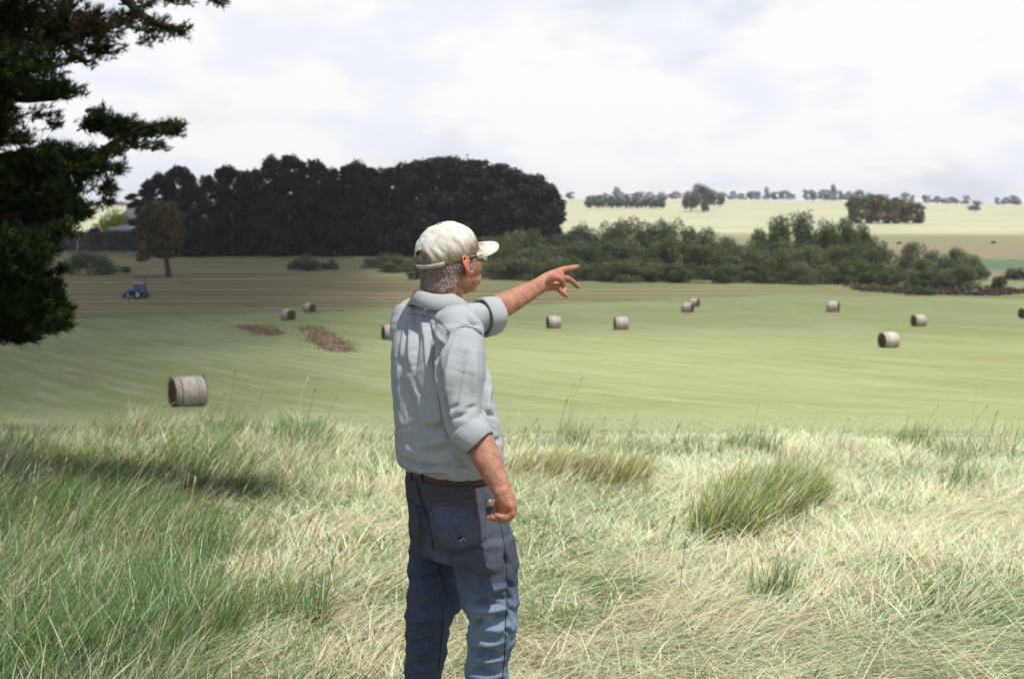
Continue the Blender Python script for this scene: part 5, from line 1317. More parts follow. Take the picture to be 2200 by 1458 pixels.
# collar
def ringpatch(prof, N=72, a0=0, a1=2 * np.pi, closed=True):
    """prof(theta) -> list of points (outer loop of a thin band section)"""
    th = np.linspace(a0, a1, N, endpoint=not closed); rings = [np.array(prof(t)) for t in th]
    m_ = len(rings[0]); V = np.concatenate(rings); n = N if closed else N - 1
    i = np.arange(n)[:, None] * m_ + np.arange(m_)[None]; i2 = ((np.arange(n) + 1) % N)[:, None] * m_ + np.arange(m_)[None]
    j = np.arange(n)[:, None] * m_ + (np.arange(m_)[None] + 1) % m_; j2 = ((np.arange(n) + 1) % N)[:, None] * m_ + (np.arange(m_)[None] + 1) % m_
    F = np.stack([i, j, j2, i2], -1).reshape(-1, 4)
    return V, F
CC = P(949, 656, 4.272)
def colprof(t):
    d = math.cos(t) * bR * .071 + math.sin(t) * bF * .080; u = d / np.linalg.norm(d)
    zt = .034 - .046 * max(0, math.sin(t)) - .004 * math.sin(t); base = CC + d
    zt += .004 * math.sin(3 * t)
    hh = .042 + .004 * abs(math.cos(t)); zt += .007
    return [base + u * -.001 + UP * (zt - .045), base + u * -.005 + UP * (zt - .004), base + u * -.001 + UP * zt, base + u * .005 + UP * (zt - .002), base + u * (.018 + .016 * abs(math.cos(t))) + UP * (zt - hh), base + u * (.016 + .016 * abs(math.cos(t))) + UP * (zt - hh - .001), base + u * .003 + UP * (zt - .006)]
cV, cF_ = ringpatch(colprof, 80, math.pi / 2 + .12, math.pi / 2 + 2 * math.pi - .12, False)
th_ = np.arctan2((cV - CC) @ bF, (cV - CC) @ bR)
obj_from('collar', cV, cF_, M_shirt, shirt, {'sv': th_ * .075})
# rolled cuffs
def cuff(A, B_, r0, r1, ax, name='cuff', seed=0):
    A = np.array(A); B_ = np.array(B_); d = B_ - A; L = np.linalg.norm(d); d /= L
    u = ax - d * (ax @ d); u /= np.linalg.norm(u); v = np.cross(d, u)
    def prof(t):
        k = 1 + .035 * math.sin(2 * t + seed) + .02 * math.sin(5 * t + seed * 2)
        c = math.cos(t) * u + math.sin(t) * v
        e = L * .04 * math.sin(t * 2 + seed)
        R0, R1 = r0 * k, r1 * k
        return [A + c * (R0 - .005) + d * e, A + c * (R0 + .001) + d * (e - .002), A + c * (R0 + .0035) + d * (e + .003), A * .5 + B_ * .5 + c * ((R0 + R1) / 2 + .004), B_ + c * (R1 + .001) + d * (e - .003), B_ + c * (R1 - .003) + d * e, B_ + c * (R1 - .005) - d * .006, A * .4 + B_ * .6 + c * (R1 - .009)]
    V, F = ringpatch(prof, 64)
    return V, F, (V - A) @ d
cv, cf, cs = cuff(P(1001, 916, 3.995), P(1031, 953, 3.982), .0530, .0500, V3(0, 1, 0), seed=1)
cv += (V3(*(P(1001, 916, 3.995) - P(1001, 916, 3.995))))
obj_from('cuff', cv, cf, M_shirt, shirt, {'sv': cs})
cv, cf, cs = cuff(P(1036, 682, 4.61), P(1070, 675, 4.64), .0640, .0600, V3(0, 1, 0), seed=2)
obj_from('cuff', cv, cf, M_shirt, shirt, {'sv': cs + .3 * (cv[:, 2])})
# front placket edge and chest pocket seen edge-on
for pts, r_ in (([(1062, 812), (1066, 850), (1068, 880)], .003), ):
    q = seam(sBV, pts, r_, 0.001)
    if q: obj_from('pocket_edge', q[0], q[1], M_seam, shirt)

# ---- jeans
jp = [loft(row_rings(hip_rows, pw=.86, N=72)), loft(row_rings(legL, a=.1, b=.105, yaw=YAW, N=44)), loft(row_rings(legR, a=.1, b=.105, yaw=YAW, N=44)),
      ell(P(985, 1130, 4.10), (.085, .06, .075)), ell(P(905, 1130, 4.20), (.040, .06, .07))]
jV, jF = fuse(jp, .0050, 4, .5)
jn = vnorm(jV, jF); z = jV[:, 2] - FEET[2]
kn = np.exp(-((z - .56) / .15) ** 2) + .9 * sst(z, .42, .25)
w_ = fbm2(jV[:, 2] * 17 + 1.5 * vn2(jV[:, 0] * 9, jV[:, 1] * 9, 4), (jV[:, 0] * .8 + jV[:, 1]) * 6, 61, 3) - .5
jcr = (1 - np.abs(2 * fbm2(jV[:, 2] * 16, (jV[:, 0] + jV[:, 1] * .7) * 9 + jV[:, 2] * 5, 63, 2) - 1)) ** 5
jV += jn * (jcr * .006 * (.4 + .6 * np.clip(kn, 0, 1)))[:, None]
jV += jn * (w_ * (.008 + .026 * np.clip(kn, 0, 1)))[:, None]
J_ = [([(1018, 1297), (1045, 1293), (1072, 1296)], 6, -.013), ([(1014, 1308), (1050, 1313), (1092, 1306)], 6, .010), ([(1020, 1288), (1056, 1268), (1092, 1258)], 7, .009), ([(1060, 1282), (1090, 1285)], 5, -.008), ([(1014, 1345), (1036, 1332)], 5, -.011), ([(1060, 1325), (1088, 1320)], 5, -.010),
      ([(1034, 1348), (1070, 1352), (1090, 1345)], 10, .008), ([(1020, 1402), (1045, 1400), (1070, 1406)], 5, -.012), ([(1012, 1414), (1046, 1418), (1084, 1414)], 6, .009), ([(1012, 1388), (1050, 1384), (1086, 1378)], 6, .006), ([(1012, 1440), (1036, 1437), (1060, 1444)], 5, -.012), ([(1005, 1452), (1050, 1455), (1080, 1450)], 5, .008),
      ([(1030, 1372), (1070, 1376)], 4, -.005), ([(940, 1188), (975, 1186), (1020, 1176), (1055, 1155)], 6, -.008), ([(1085, 1190), (1092, 1215)], 4, -.007), ([(1092, 1250), (1104, 1262)], 4, -.009), ([(1092, 1275), (1104, 1290)], 4, -.009), ([(1090, 1300), (1104, 1312)], 4, -.008), ([(1086, 1350), (1100, 1362)], 4, -.008),
      ([(893, 1022), (897, 1050), (905, 1080), (920, 1118), (928, 1150), (930, 1184)], 4, -.007), ([(882, 1228), (910, 1222), (945, 1205)], 7, .007), ([(884, 1246), (915, 1240), (950, 1222)], 5, -.007), ([(882, 1262), (920, 1262), (960, 1250)], 6, .006), ([(880, 1300), (920, 1302), (955, 1290)], 6, -.006),
      ([(878, 1332), (930, 1332)], 7, .005), ([(878, 1385), (905, 1380), (945, 1365)], 6, -.007), ([(876, 1400), (910, 1398), (950, 1385)], 6, .006), ([(874, 1430), (920, 1425)], 5, -.006), ([(940, 1200), (952, 1240), (962, 1290)], 4, -.006), ([(1000, 1200), (1030, 1225), (1075, 1220)], 9, .005), ([(972, 1200), (1000, 1240), (1030, 1275)], 8, .005),
      ([(905, 1062), (960, 1057), (1036, 1043)], 2, -.0025), ([(1038, 1060), (1052, 1100), (1050, 1150)], 6, -.006)]
for p_, w2_, a_ in J_: jV += stroke(jV, jn, p_, w2_, a_ * 1.9)
jr = jV - cC; jt = jr @ cF; jpx = CX + FPX * (jr @ cR) / jt; jpy = CY - FPX * (jr @ cU) / jt
dirt = np.clip(.8 * sst(z, .45, .95) * (.15 + 1.5 * N3.f(jV, 13, 6)) + .6 * blob(jpx, jpy, 985, 1130, 55, 45), 0, 1)
wear_sun = np.clip((.28 + .30 * sst(z, .72, .56)) * (.3 + 1.6 * N3.f(jV, 11, 7)) + .35 * blob(jpx, jpy, 1045, 1330, 40, 60), 0, 1) * (.35 + .65 * sst((jV - P(990, 1300, 4.2)) @ bR, -.08, .05))  # real wear, plus sunlight painted on the lower right leg
g = NT('worn_denim', .85, .15); o = g.obj()
n1_ = g.noise(o, 14, 5, .65); n2_ = g.noise(g.mp(o, (1, 1, .35)), 520, 2, .6); n3_ = g.noise(o, 45, 4, .7)
c = g.mix(g.rng(g.math('ADD', g.attr('wear_sun'), g.math('MULTIPLY', g.math('SUBTRACT', n1_, .5), .5)), .15, .85), (.032, .044, .082), (.165, .215, .305))
c = g.mix(g.math('MULTIPLY', g.rng(n2_, .35, .65), .35), c, (.16, .19, .25))
c = g.mix(g.math('MULTIPLY', g.rng(g.math('ADD', g.attr('dirt'), g.math('MULTIPLY', g.math('SUBTRACT', n3_, .5), .8)), .2, .9), .52), c, (.066, .052, .045))
g.color(c); g.bump(g.math('ADD', n2_, n1_), .3, .0015); M_denim = g.m
jeans = obj_from('jeans', jV, jF, M_denim, person, {'dirt': dirt, 'wear_sun': wear_sun})
tag(jeans, 'dirty dark blue denim jeans with worn pale knees, right leg painted sunlit')
jBV = BVHTree.FromPolygons([tuple(v) for v in jV], [tuple(f) for f in jF])
def drape(bv, tl, tr_, br, bl, off, nu=22, nv=22, dip=0.0, bulge=0.0, thick=.003):
    G = np.zeros((nv, nu, 3)); ok = True
    for j in range(nv):
        for i in range(nu):
            u = i / (nu - 1); v = j / (nv - 1)
            p2 = (1 - v) * ((1 - u) * np.array(tl) + u * np.array(tr_)) + v * ((1 - u) * np.array(bl) + u * np.array(br))
            p2 = p2 + (0, dip * v * (1 - abs(2 * u - 1)))
            h, n_ = cast(bv, *p2)
            if h is None: h = G[j, i - 1] if i else G[j - 1, i]; n_ = -cF
            if n_ @ (h - cC) > 0: n_ = -n_
            G[j, i] = h + n_ * .35 * off - cF * off * .65 - cF * bulge * math.sin(math.pi * u) * (1 - v)
    # relax so the patch lies smooth
    for _ in range(2): G[1:-1, 1:-1] = .5 * G[1:-1, 1:-1] + .125 * (G[2:, 1:-1] + G[:-2, 1:-1] + G[1:-1, 2:] + G[1:-1, :-2])
    back = G + cF * thick
    V = np.concatenate([G.reshape(-1, 3), back.reshape(-1, 3)]); n = nu * nv
    i = np.arange(nv - 1)[:, None] * nu + np.arange(nu - 1)[None]; F = np.stack([i, i + nu, i + nu + 1, i + 1], -1).reshape(-1, 4)
    per = list(range(nu)) + [k * nu + nu - 1 for k in range(1, nv)] + [(nv - 1) * nu + k for k in range(nu - 2, -1, -1)] + [k * nu for k in range(nv - 2, 0, -1)]
    per = np.array(per); p2 = np.roll(per, -1)
    return V, np.concatenate([F, F[:, ::-1] + n, np.stack([per, p2, p2 + n, per + n], -1)])
def dz(V, d=.7, w=.1): return {'dirt': np.full(len(V), d), 'wear_sun': np.full(len(V), w)}
pv, pf = drape(jBV, (916, 1083), (1024, 1074), (1037, 1164), (934, 1176), .0030, dip=10, bulge=.0035); pk = obj_from('back_pocket', pv, pf, M_denim, jeans, dz(pv, .45, .34))
M_thread = mat('brown_stitching', (.10, .060, .028), .9); M_leather = mat('brown_belt_leather', (.045, .018, .012), .55, .4); M_tan = mat('tan_leather', (.36, .18, .11), .7)
pBV = BVHTree.FromPolygons([tuple(v) for v in np.concatenate([pv, jV])], [tuple(f) for f in pf] + [tuple(f + len(pv)) for f in jF])
def stitches(parent, lines, bv, r_=.0008, off=.0003, dash=False, m=None, name='stitching'):
    qs = [seam(bv, l, r_, off, 3.0 if dash else 4, dash) for l in lines]; qs = [q for q in qs if q is not None]
    for v, f in qs: obj_from(name, v, f, m or M_thread, parent)
stitches(pk, [[(919, 1089), (1022, 1080)], [(917, 1085), (1023, 1076)], [(1021, 1080), (1033, 1161)], [(1017, 1080), (1029, 1160)]], pBV)
pv2, pf2 = drape(jBV, (917, 1080), (1023, 1071), (1024, 1079), (917, 1089), .0075, 22, 5, thick=.004)
obj_from('pocket_hem', pv2, pf2, mat('hem_denim', (.075, .068, .070), .9), pk)
pv3, pf3 = drape(jBV, (875, 1068), (896, 1086), (905, 1150), (883, 1148), .0030, 10, 16, dip=8); pk2 = obj_from('back_pocket', pv3, pf3, M_denim, jeans, dz(pv3, .8, .05))
stitches(pk2, [[(877, 1072), (895, 1089)], [(897, 1092), (905, 1120), (904, 1150)]], jBV, off=.004)
stitches(jeans, [[(899, 1064), (960, 1059), (1036, 1045)], [(899, 1069), (960, 1064), (1036, 1050)], [(896, 1030), (901, 1060), (910, 1090), (923, 1122), (930, 1160)]], jBV)
stitches(jeans, [[(1072, 1118), (1082, 1160), (1088, 1210), (1089, 1275), (1086, 1341), (1084, 1406), (1079, 1456)], [(894, 1022), (898, 1050), (907, 1084), (921, 1120), (928, 1152), (929, 1182)], [(952, 1300), (950, 1350), (946, 1400), (942, 1440)]], jBV, .0018, .0006, False, mat('felled_seam', (.035, .036, .055), .9), 'seam')
# torn spot with pale threads, leather patch, belt, loops
hv, hf = drape(pBV, (984, 1153), (992, 1152), (994, 1157), (985, 1158), .0022, 6, 4, thick=.001); obj_from('tear', hv, hf, mat('hole_dark', (.01, .01, .015), .9), pk)
stitches(pk, [[(990, 1159), (994, 1155), (1000, 1158)], [(987, 1158), (990, 1161)]], pBV, .0014, .002, False, mat('pale_threads', (.55, .52, .48), .9), 'loose_thread')
bw = [(1010, 874, 1055, 4.24, 1), (1022, 871, 1060, 4.24, 1)]
def belt_rings(o):
    return row_rings([(1003, 874 - o, 1058 + o, 4.24, 1), (1012, 872 - o, 1060 + o, 4.24, 1), (1021, 870.5 - o, 1062 + o, 4.24, 1)], pw=.86, N=96, sub=2)
bo = belt_rings(3.2); bi = belt_rings(0.5)[::-1]
rr2 = bo + bi + [bo[0]]; v_, f_, _ = loft(rr2, cap=False); belt = obj_from('belt', v_, f_, M_leather, person)
jb = BVHTree.FromPolygons([tuple(v) for v in np.concatenate([v_, jV])], [tuple(f) for f in f_] + [tuple(f + len(v_)) for f in jF])
lv, lf = drape(jb, (936, 1021.5), (985, 1019.5), (985, 1027.5), (938, 1031), .003, 14, 5, thick=.003); obj_from('leather_patch', lv, lf, M_tan, jeans)
for x0, y0 in ((880, 1010), (903, 1012), (1004, 1016)):
    lv, lf = drape(jb, (x0 - 4, y0), (x0 + 4, y0), (x0 + 4.5, y0 + 24), (x0 - 3.5, y0 + 25), .0055, 6, 12, thick=.003); obj_from('belt_loop', lv, lf, M_denim, jeans, dz(lv, .9, 0))
# small grey leather pouch with a brass stud beside the hand
lv, lf = drape(jb, (1049, 1071), (1066, 1073), (1062, 1086), (1042, 1088), .012, 9, 8, thick=.004); lin = obj_from('key_pouch', lv, lf, mat('grey_brown_leather', (.17, .14, .125), .9), jeans)
q0, _n = cast(jb, 1053, 1074)
if q0 is not None:
    v_, f_, t_ = ell(q0 - cF * .022, (.0035, .0035, .0035)); link('brass_stud', mesh_np('stud', v_ - FEET, [f_, t_], mat('brass', (.75, .55, .2), .3, .6), smooth=True), lin)
# boots, down in the grass below the picture
M_sole = mat('rubber_sole', (.015, .014, .013), .9); M_boot = mat('worn_boot_leather', (.10, .055, .03), .7)
for a_ in ank:
    f0 = V3(a_[0], a_[1], float(T(a_[0], a_[1])))
    bp = [etube([f0 + bF * -.06 + (0, 0, .05), f0 + bF * .06 + (0, 0, .055), f0 + bF * .16 + (0, 0, .045), f0 + bF * .20 + (0, 0, .04)], [.042, .048, .048, .034], [.048, .05, .04, .03], bR), etube([f0 + (0, 0, .05), a_ + (0, 0, .03)], [.055, .056])]
    v_, f_ = fuse(bp, .006, 3); v_[:, 2] = np.maximum(v_[:, 2], f0[2] + .012)
    bt = obj_from('boot', v_, f_, M_boot, person)
    rs = []
    for zz2 in (0, .014, .02):
        th = np.linspace(0, 2 * np.pi, 40, endpoint=False); w2 = .050 - .012 * (np.sin(th) < -.2) * 0
        rs.append(f0 + np.cos(th)[:, None] * bR * .052 + (np.sin(th)[:, None] * .155 + .065) * bF + UP * zz2)
    v_, f_, t_ = loft(rs); link('sole', mesh_np('sole', v_ - FEET, [f_, t_], M_sole), bt)

# ---- cap
g = NT('dirty_canvas_cap', .9, .15); o = g.obj()
n1_ = g.noise(o, 22, 5, .65); n2_ = g.noise(o, 60, 4, .7); n3_ = g.noise(o, 500, 2, .6)
st_ = g.attr('stain_shade')
c = g.mix(g.rng(n2_, .3, .7), (.50, .48, .42), (.66, .645, .60))
sf_ = g.math('ADD', st_, g.math('MULTIPLY', g.math('SUBTRACT', n1_, .45), 1.8))
c = g.mix(g.rng(sf_, .30, .85, 0, .85), c, (.27, .235, .155)); c = g.mix(g.rng(sf_, .70, 1.15, 0, .85), c, (.11, .085, .05))
c = g.mix(g.math('MULTIPLY', g.rng(n3_, .3, .7), .12), c, (.3, .27, .2))
g.color(c); g.bump(g.math('ADD', n3_, n2_), .3, .0015); M_cap = g.m
CP = math.radians(13)
kF = hF * math.cos(CP) + hU * math.sin(CP); kU = np.cross(hR, kF); KM = np.stack([hR, kF, kU], 1)
KC = H(0, -.0055, .024)
def K(x, y, z): return KC + KM @ V3(x, y, z)
NA, NV = 160, 44
def cap_pt(a, v):
    """a azimuth (0 = right, pi/2 = front), v 0 rim .. 1 top, in the cap's own frame"""
    ph = (v * 1.0) * math.pi / 2; zr = -.020
    up = max(0.0, (v - .10) / .90); ph = up * math.pi / 2
    r_ = math.cos(ph) ** .82; x = .0840 * r_ * math.cos(a); y = .1040 * r_ * math.sin(a)
    z = .082 * math.sin(ph) ** 1.0 if v > .10 else zr * (1 - v / .10)
    z += .006 * math.exp(-((y + .01) / .04) ** 2) * up
    if y > 0: z += .004 * math.sin(min(1, y / .08) * math.pi) * up
    k = 1.0
    for s_ in range(6):     # six panels meet in slight grooves
        da = (a - math.pi / 6 - s_ * math.pi / 3 + math.pi) % (2 * math.pi) - math.pi
        k -= .010 * math.exp(-(da * max(.15, r_) / .035) ** 2) * (up < .97)
    return x * k, y * k, z * (k * .5 + .5)
V = []; A_ = []; VV_ = []
for j in range(NV):
    for i in range(NA):
        a = 2 * math.pi * i / NA; V.append(cap_pt(a, j / (NV - 1) * .995)); A_.append(a); VV_.append(j / (NV - 1))
V = np.array(V); A_ = np.array(A_); VV_ = np.array(VV_)
den = fbm2(V[:, 0] * 30 + V[:, 2] * 22, V[:, 1] * 26 + 4, 71, 3) - .5
den2 = fbm2(V[:, 1] * 60 + V[:, 2] * 30, V[:, 0] * 20 + V[:, 2] * 50, 73, 2) - .5
rad = V / np.linalg.norm(V, axis=1)[:, None]
V = V + rad * (den * .010 * sst(VV_, .05, .4) * sst(VV_, 1.0, .8) + den2 * .004 * sst(VV_, .02, .2) * sst(VV_, 1, .85))[:, None]
# creases at the back over the strap opening
for a0, w_0 in ((-math.pi / 2 + .55, .10), (-math.pi / 2 + .85, .08), (-math.pi / 2 - .5, .1), (-.15, .12), (.5, .1)):
    V -= rad * (.0035 * np.exp(-((A_ - a0 % (2 * math.pi) + .8 * (VV_ - .3)) / w_0) ** 2) * np.exp(-((VV_ - .25) / .2) ** 2))[:, None]
i = np.arange(NV - 1)[:, None] * NA + np.arange(NA)[None]; j = np.arange(NV - 1)[:, None] * NA + (np.arange(NA)[None] + 1) % NA
F = np.stack([i, j, j + NA, i + NA], -1).reshape(-1, 4)
ac = (A_ + math.pi / 2 + math.pi) % (2 * math.pi) - math.pi
open_ = (np.abs(ac) < .50) & (VV_ < .10 + .27 * np.sqrt(np.clip(1 - (ac / .50) ** 2, 0, 1)))
F = F[~open_[F].all(1)]
W_ = KC + V @ KM.T
stain_shade = np.clip(1.25 - VV_ * 2.7, 0, 1.2) * (.55 + .45 * np.cos(A_ - .3)) + .35 * np.exp(-((VV_ - .45) / .12) ** 2) * np.exp(-((A_ - .9) / .35) ** 2)
inner = KC + (V * .965) @ KM.T; n = len(W_)
Fi = F[:, ::-1] + n
# close the rim and the opening edge
ed = {}
for f in F:
    for q in range(4):
        e = (f[q], f[(q + 1) % 4]); r_ = (e[1], e[0])
        if r_ in ed: del ed[r_]
        else: ed[e] = 1
sk = np.array([(b_, a_, a_ + n, b_ + n) for a_, b_ in ed.keys()])
cap = obj_from('cap', np.concatenate([W_, inner]), np.concatenate([F, Fi, sk]), M_cap, person, {'stain_shade': np.r_[stain_shade, stain_shade]})
tag(cap, 'stained off-white baseball cap with a strap at the back')
# brim
V = []; nb, na = 14, 41; brim_stain_shade = []
for s_ in (0, 1):
    for jb_ in range(nb):
        for ia in range(na):
            a = -1 + 2 * ia / (na - 1); b_ = jb_ / (nb - 1)
            az = math.pi / 2 - a * 1.02; x0, y0, z0 = cap_pt(az, .03)
            ext = .074 * (1 - abs(a) ** 2.6) ** .5
            x = x0 + math.cos(az) * ext * b_ * .35; y = y0 * .985 + ext * b_
            z = z0 + .002 - .020 * (abs(x) / .085) ** 2 * (.3 + .7 * b_) - .012 * b_ + .006 * math.sin(b_ * 2.5)
            V.append((x, y, z - .0032 * s_)); brim_stain_shade.append(.25 + .4 * (1 - b_) * (b_ < .45))  # light staining, plus the crown's shadow painted on the inner brim
V = KC + np.array(V) @ KM.T; i = np.arange(nb - 1)[:, None] * na + np.arange(na - 1)[None]
F = np.stack([i, i + 1, i + na + 1, i + na], -1).reshape(-1, 4); n = nb * na
per = np.array(list(range(na)) + [k * na + na - 1 for k in range(1, nb)] + [(nb - 1) * na + k for k in range(na - 2, -1, -1)] + [k * na for k in range(nb - 2, 0, -1)]); p2 = np.roll(per, -1)
obj_from('brim', V, np.concatenate([F, F[:, ::-1] + n, np.stack([per, per + n, p2 + n, p2], -1)]), M_cap, cap, {'stain_shade': np.array(brim_stain_shade)})
v_, f_, t_ = ell(K(0, -.004, .0885), (.007, .008, .0035), KM); link('button', mesh_np('button', v_ - FEET, [f_, t_], M_cap, {'stain_shade': np.full(len(v_), .7)}, True), cap)
def strapprof(t):
    x, y, z = cap_pt(t, .02); k = 1.02
    return [K(x * k, y * k, -.0195), K(x * k, y * k, -.0075), K(x * (k + .025), y * (k + .025), -.0070), K(x * (k + .025), y * (k + .025), -.0200)]
v_, f_ = ringpatch(strapprof, 50, -math.pi / 2 - .62, -math.pi / 2 + .92, False)
f_ = np.concatenate([f_, [[0, 1, 2, 3], [len(v_) - 1, len(v_) - 2, len(v_) - 3, len(v_) - 4]]])
obj_from('strap', v_, f_, M_cap, cap, {'stain_shade': np.full(len(v_), .62)}, False)

# ---- hair: a close grey layer plus strands
hn = vnorm(bodyV, bodyF)
x, y, z = hl[:, 0], hl[:, 1], hl[:, 2]
az_ = np.arctan2(y, np.abs(x))
zlow = np.interp(az_, [-1.6, -1.0, -.5, -.25, .0, .3], [-.085, -.088, -.076, -.050, -.020, -.004]) + .009 + .006 * np.sin(x * 160) * np.cos(y * 130)
hair = near_head & (z < .085) & (z > zlow) & (np.abs(x) < .082) & (az_ < .22) & ((np.hypot(x, y) > .035) | (z > .03))
# sideburn
kz = (bodyV - KC) @ KM
hair &= (kz[:, 2] < -.012) | ((kz[:, 2] < .018) & (kz[:, 1] < -.06) & (np.abs(kz[:, 0]) < .048))
hair |= near_head & (np.abs(x) > .045) & (y > .020) & (y < .042) & (z > -.028) & (z < .06) & (np.abs(x) < .082) & (kz[:, 2] < -.012)
ear = near_head & (np.abs(x) > .0805) ; hair &= ~ear
fm = hair[bodyF].all(1); used = np.unique(bodyF[fm]); mp_ = -np.ones(len(bodyV), int); mp_[used] = np.arange(len(used))
hV = bodyV[used] + hn[used] * (.0045 + .006 * (N3.f(bodyV[used], 75, 8) - .4) * sst(z[used] - zlow[used], 0, .02))[:, None]
g = NT('grey_hair', .6, .4); ti_ = g.attr('tint'); g.color(g.mix(g.rng(ti_, 0, 1), (.17, .12, .10), (.44, .37, .335))); M_hair = g.m
rng = np.random.default_rng(6)
hv = [hV]; hf = [mp_[bodyF[fm]]]; ht = [.25 + .4 * N3.f(hV, 50, 9)]; o = len(hV)
n = 11000; k = rng.integers(0, len(used), n); p0 = bodyV[used][k] + hn[used][k] * .003; nn_ = hn[used][k]; loc = hl[used][k]
L_ = (rng.uniform(.008, .018, n) * (.35 + .65 * sst(-((bodyV[used][k] - KC) @ KM)[:, 2], .006, .03)))[:, None]
flow = (-hU * .9)[None] + nn_ * .16 + rng.normal(size=(n, 3)) * .26 - hF[None] * (.55 * sst(loc[:, 1], -.06, .02))[:, None]
flow -= nn_ * np.minimum(0, (flow * nn_).sum(1))[:, None]; flow /= np.linalg.norm(flow, axis=1)[:, None]
wv_ = np.cross(flow, nn_); wv_ /= np.linalg.norm(wv_, axis=1)[:, None] + 1e-9; wv_ *= .0006
p1 = p0 + flow * L_ * .55 + nn_ * .003; p2_ = p0 + flow * L_ + nn_ * (.001 + .003 * rng.random((n, 1)))
SV = np.stack([p0 - wv_, p0 + wv_, p1 - wv_, p1 + wv_, p2_], 1).reshape(-1, 3); bs_ = np.arange(n)[:, None] * 5 + o
q4 = bs_ + np.array([0, 1, 3, 2]); q3 = bs_ + np.array([2, 3, 4])
tn = np.clip(.15 + .85 * rng.random(n) ** 1.3 * (.5 + N3.f(p0, 40, 4)), 0, 1)
link('hair', mesh_np('hair', np.concatenate([hV, SV]) - FEET, [np.concatenate([hf[0], q4]), q3], M_hair, {'tint': np.concatenate([ht[0], np.repeat(tn, 5)])}, True), person)
# ---- glasses
M_gold = mat('gold_wire', (.70, .50, .22), .25, .8); M_gold.node_tree.nodes['Principled BSDF'].inputs['Metallic'].default_value = .8
M_lens = mat('spectacle_lens', (.9, .95, .9), .03, .5); bb = M_lens.node_tree.nodes['Principled BSDF']; bb.inputs['Transmission Weight'].default_value = .9; bb.inputs['IOR'].default_value = 1.1
fr = []
for s in (-1, 1):
    lc = V3(s * .034, .108, .006)
    lo = [H(*(lc + (.025 * math.cos(q), -.006 * abs(math.cos(q)) ** 2, .017 * math.sin(q)))) for q in np.linspace(0, 2 * math.pi, 22)]
    fr.append(tube_np(lo, np.full(22, .0013), 6))
    fr.append(tube_np([H(s * .059, .103, .012), H(s * .070, .094, .013), H(s * .078, .045, .012), H(s * .083, .006, .010), H(s * .083, -.012, -.004)], [.0016, .0018, .0015, .0014, .0014], 6))
fr.append(tube_np([H(-.009, .108, .010), H(0, .112, .013), H(.009, .108, .010)], [.0013] * 3, 6))
v_, f_ = merge(fr); gl = obj_from('glasses', v_, f_, M_gold, person)
for s in (-1, 1):
    q = np.linspace(0, 2 * math.pi, 24, endpoint=False); lc = V3(s * .034, .108, .006)
    r1_ = np.array([H(*(lc + (.0243 * math.cos(a), -.006 * math.cos(a) ** 2, .0163 * math.sin(a)))) for a in q])
    v_, f_, t_ = loft([r1_, r1_ + hF * .0015]); link('lens', mesh_np('lens', v_ - FEET, [f_, t_], M_lens), gl)
M_eye = mat('eye_white', (.7, .68, .65), .2, .5); M_iris = mat('iris', (.05, .07, .09), .2, .5)
for s in (-1, 1):
    v_, f_, t_ = ell(H(s * .031, .082, .010), (.0125, .0125, .0125), HM); e_ = link('eye', mesh_np('eye', v_ - FEET, [f_, t_], M_eye, smooth=True), person)
    v_, f_, t_ = ell(H(s * .031, .0925, .010), (.0055, .0028, .0055), HM); link('iris', mesh_np('iris', v_ - FEET, [f_, t_], M_iris, smooth=True), e_)
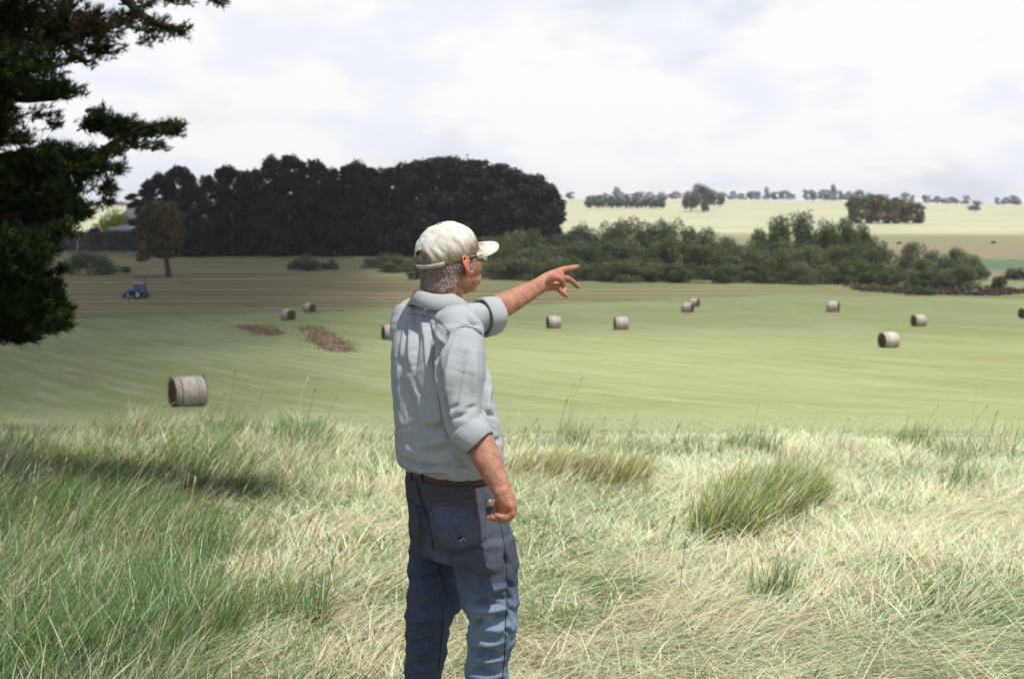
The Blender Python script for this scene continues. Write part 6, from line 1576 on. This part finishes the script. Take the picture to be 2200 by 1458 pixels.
# ------------------------------------------------------------------ unseen cloud sheet, added high above and shaped to shade the fields
CH = 520.0
offx, offy = sd.x / sd.z * CH, sd.y / sd.z * CH
nx, ny = 90, 110
gx = np.linspace(-420, 560, nx); gy = np.linspace(-30, 690, ny)
X, Y = np.meshgrid(gx, gy, indexing='ij')
ed_ = np.minimum.reduce([X + 420, 560 - X, Y + 30, 690 - Y]) / 60.0
hgt = 6 + 70 * np.clip(ed_, 0, 1) ** .5 * (.3 + fbm2(X / 70, Y / 70, 90, 4))
up_ = np.stack([X + offx, Y + offy, CH + hgt], -1).reshape(-1, 3); dn = np.stack([X + offx, Y + offy, CH - 6 * np.clip(ed_, 0, 1) * fbm2(X / 40, Y / 40, 91)], -1).reshape(-1, 3)
i = np.arange(nx - 1)[:, None] * ny + np.arange(ny - 1)[None]; F = np.stack([i, i + ny, i + ny + 1, i + 1], -1).reshape(-1, 4); n = nx * ny
per = np.array([k * ny for k in range(nx)] + [(nx - 1) * ny + k for k in range(1, ny)] + [k * ny + ny - 1 for k in range(nx - 2, -1, -1)] + [k for k in range(ny - 2, 0, -1)]); p2 = np.roll(per, -1)
# wanted shade on each ground spot, turned into the sheet's opacity
S = .95 * sst(X + .06 * Y, 16, -14)
S = np.maximum(S, .52 * sst(Y + .25 * X, 105, 175)); S = S * sst(Y, 625, 560) * (1 - .35 * sst(X - .08 * Y, 0, 40))
S = np.where(Y < 24, .92 * sst(X + .30 * Y, .5, -1.5), S)
S = np.clip(S + .22 * (fbm2(X / 38, Y / 38, 92) - .5) * (S > .05), 0, .96)
al = 1 - np.sqrt(1 - S)
g = NT('shade_cloud_vapour', 1.0, 0)
g.color((.9, .9, .92))
tp_ = g.n('ShaderNodeBsdfTransparent'); ms_ = g.n('ShaderNodeMixShader'); g.l(g.attr('thick'), ms_.inputs[0])
g.l(tp_.outputs[0], ms_.inputs[1]); g.l(g.b.outputs[0], ms_.inputs[2]); g.l(ms_.outputs[0], g.t.nodes['Material Output'].inputs[0])
tag(link('shade_cloud', mesh_np('shade_cloud', np.concatenate([up_, dn]), np.concatenate([F[:, ::-1], F + n, np.stack([per, per + n, p2 + n, p2], -1)]), g.m, {'thick': np.r_[al.ravel(), al.ravel()]}, True)), kind='structure')

# ------------------------------------------------------------------ summer haze
hz = NT('summer_haze'); hz.t.nodes.remove(hz.b)
pv_ = hz.n('ShaderNodeVolumePrincipled'); pv_.inputs['Color'].default_value = (.93, .95, 1.0, 1); pv_.inputs['Density'].default_value = .00013; pv_.inputs['Anisotropy'].default_value = .3
hz.l(pv_.outputs[0], hz.t.nodes['Material Output'].inputs['Volume'])
zlo = float(min(KZ[KY < 2100]) - 8); x_ = 1500.0
haze = bm_obj('haze', lambda bm: box(bm, (0, 1050, (zlo + 26) / 2), (2 * x_, 2300, 26 - zlo)), hz.m)
tag(haze, kind='stuff')
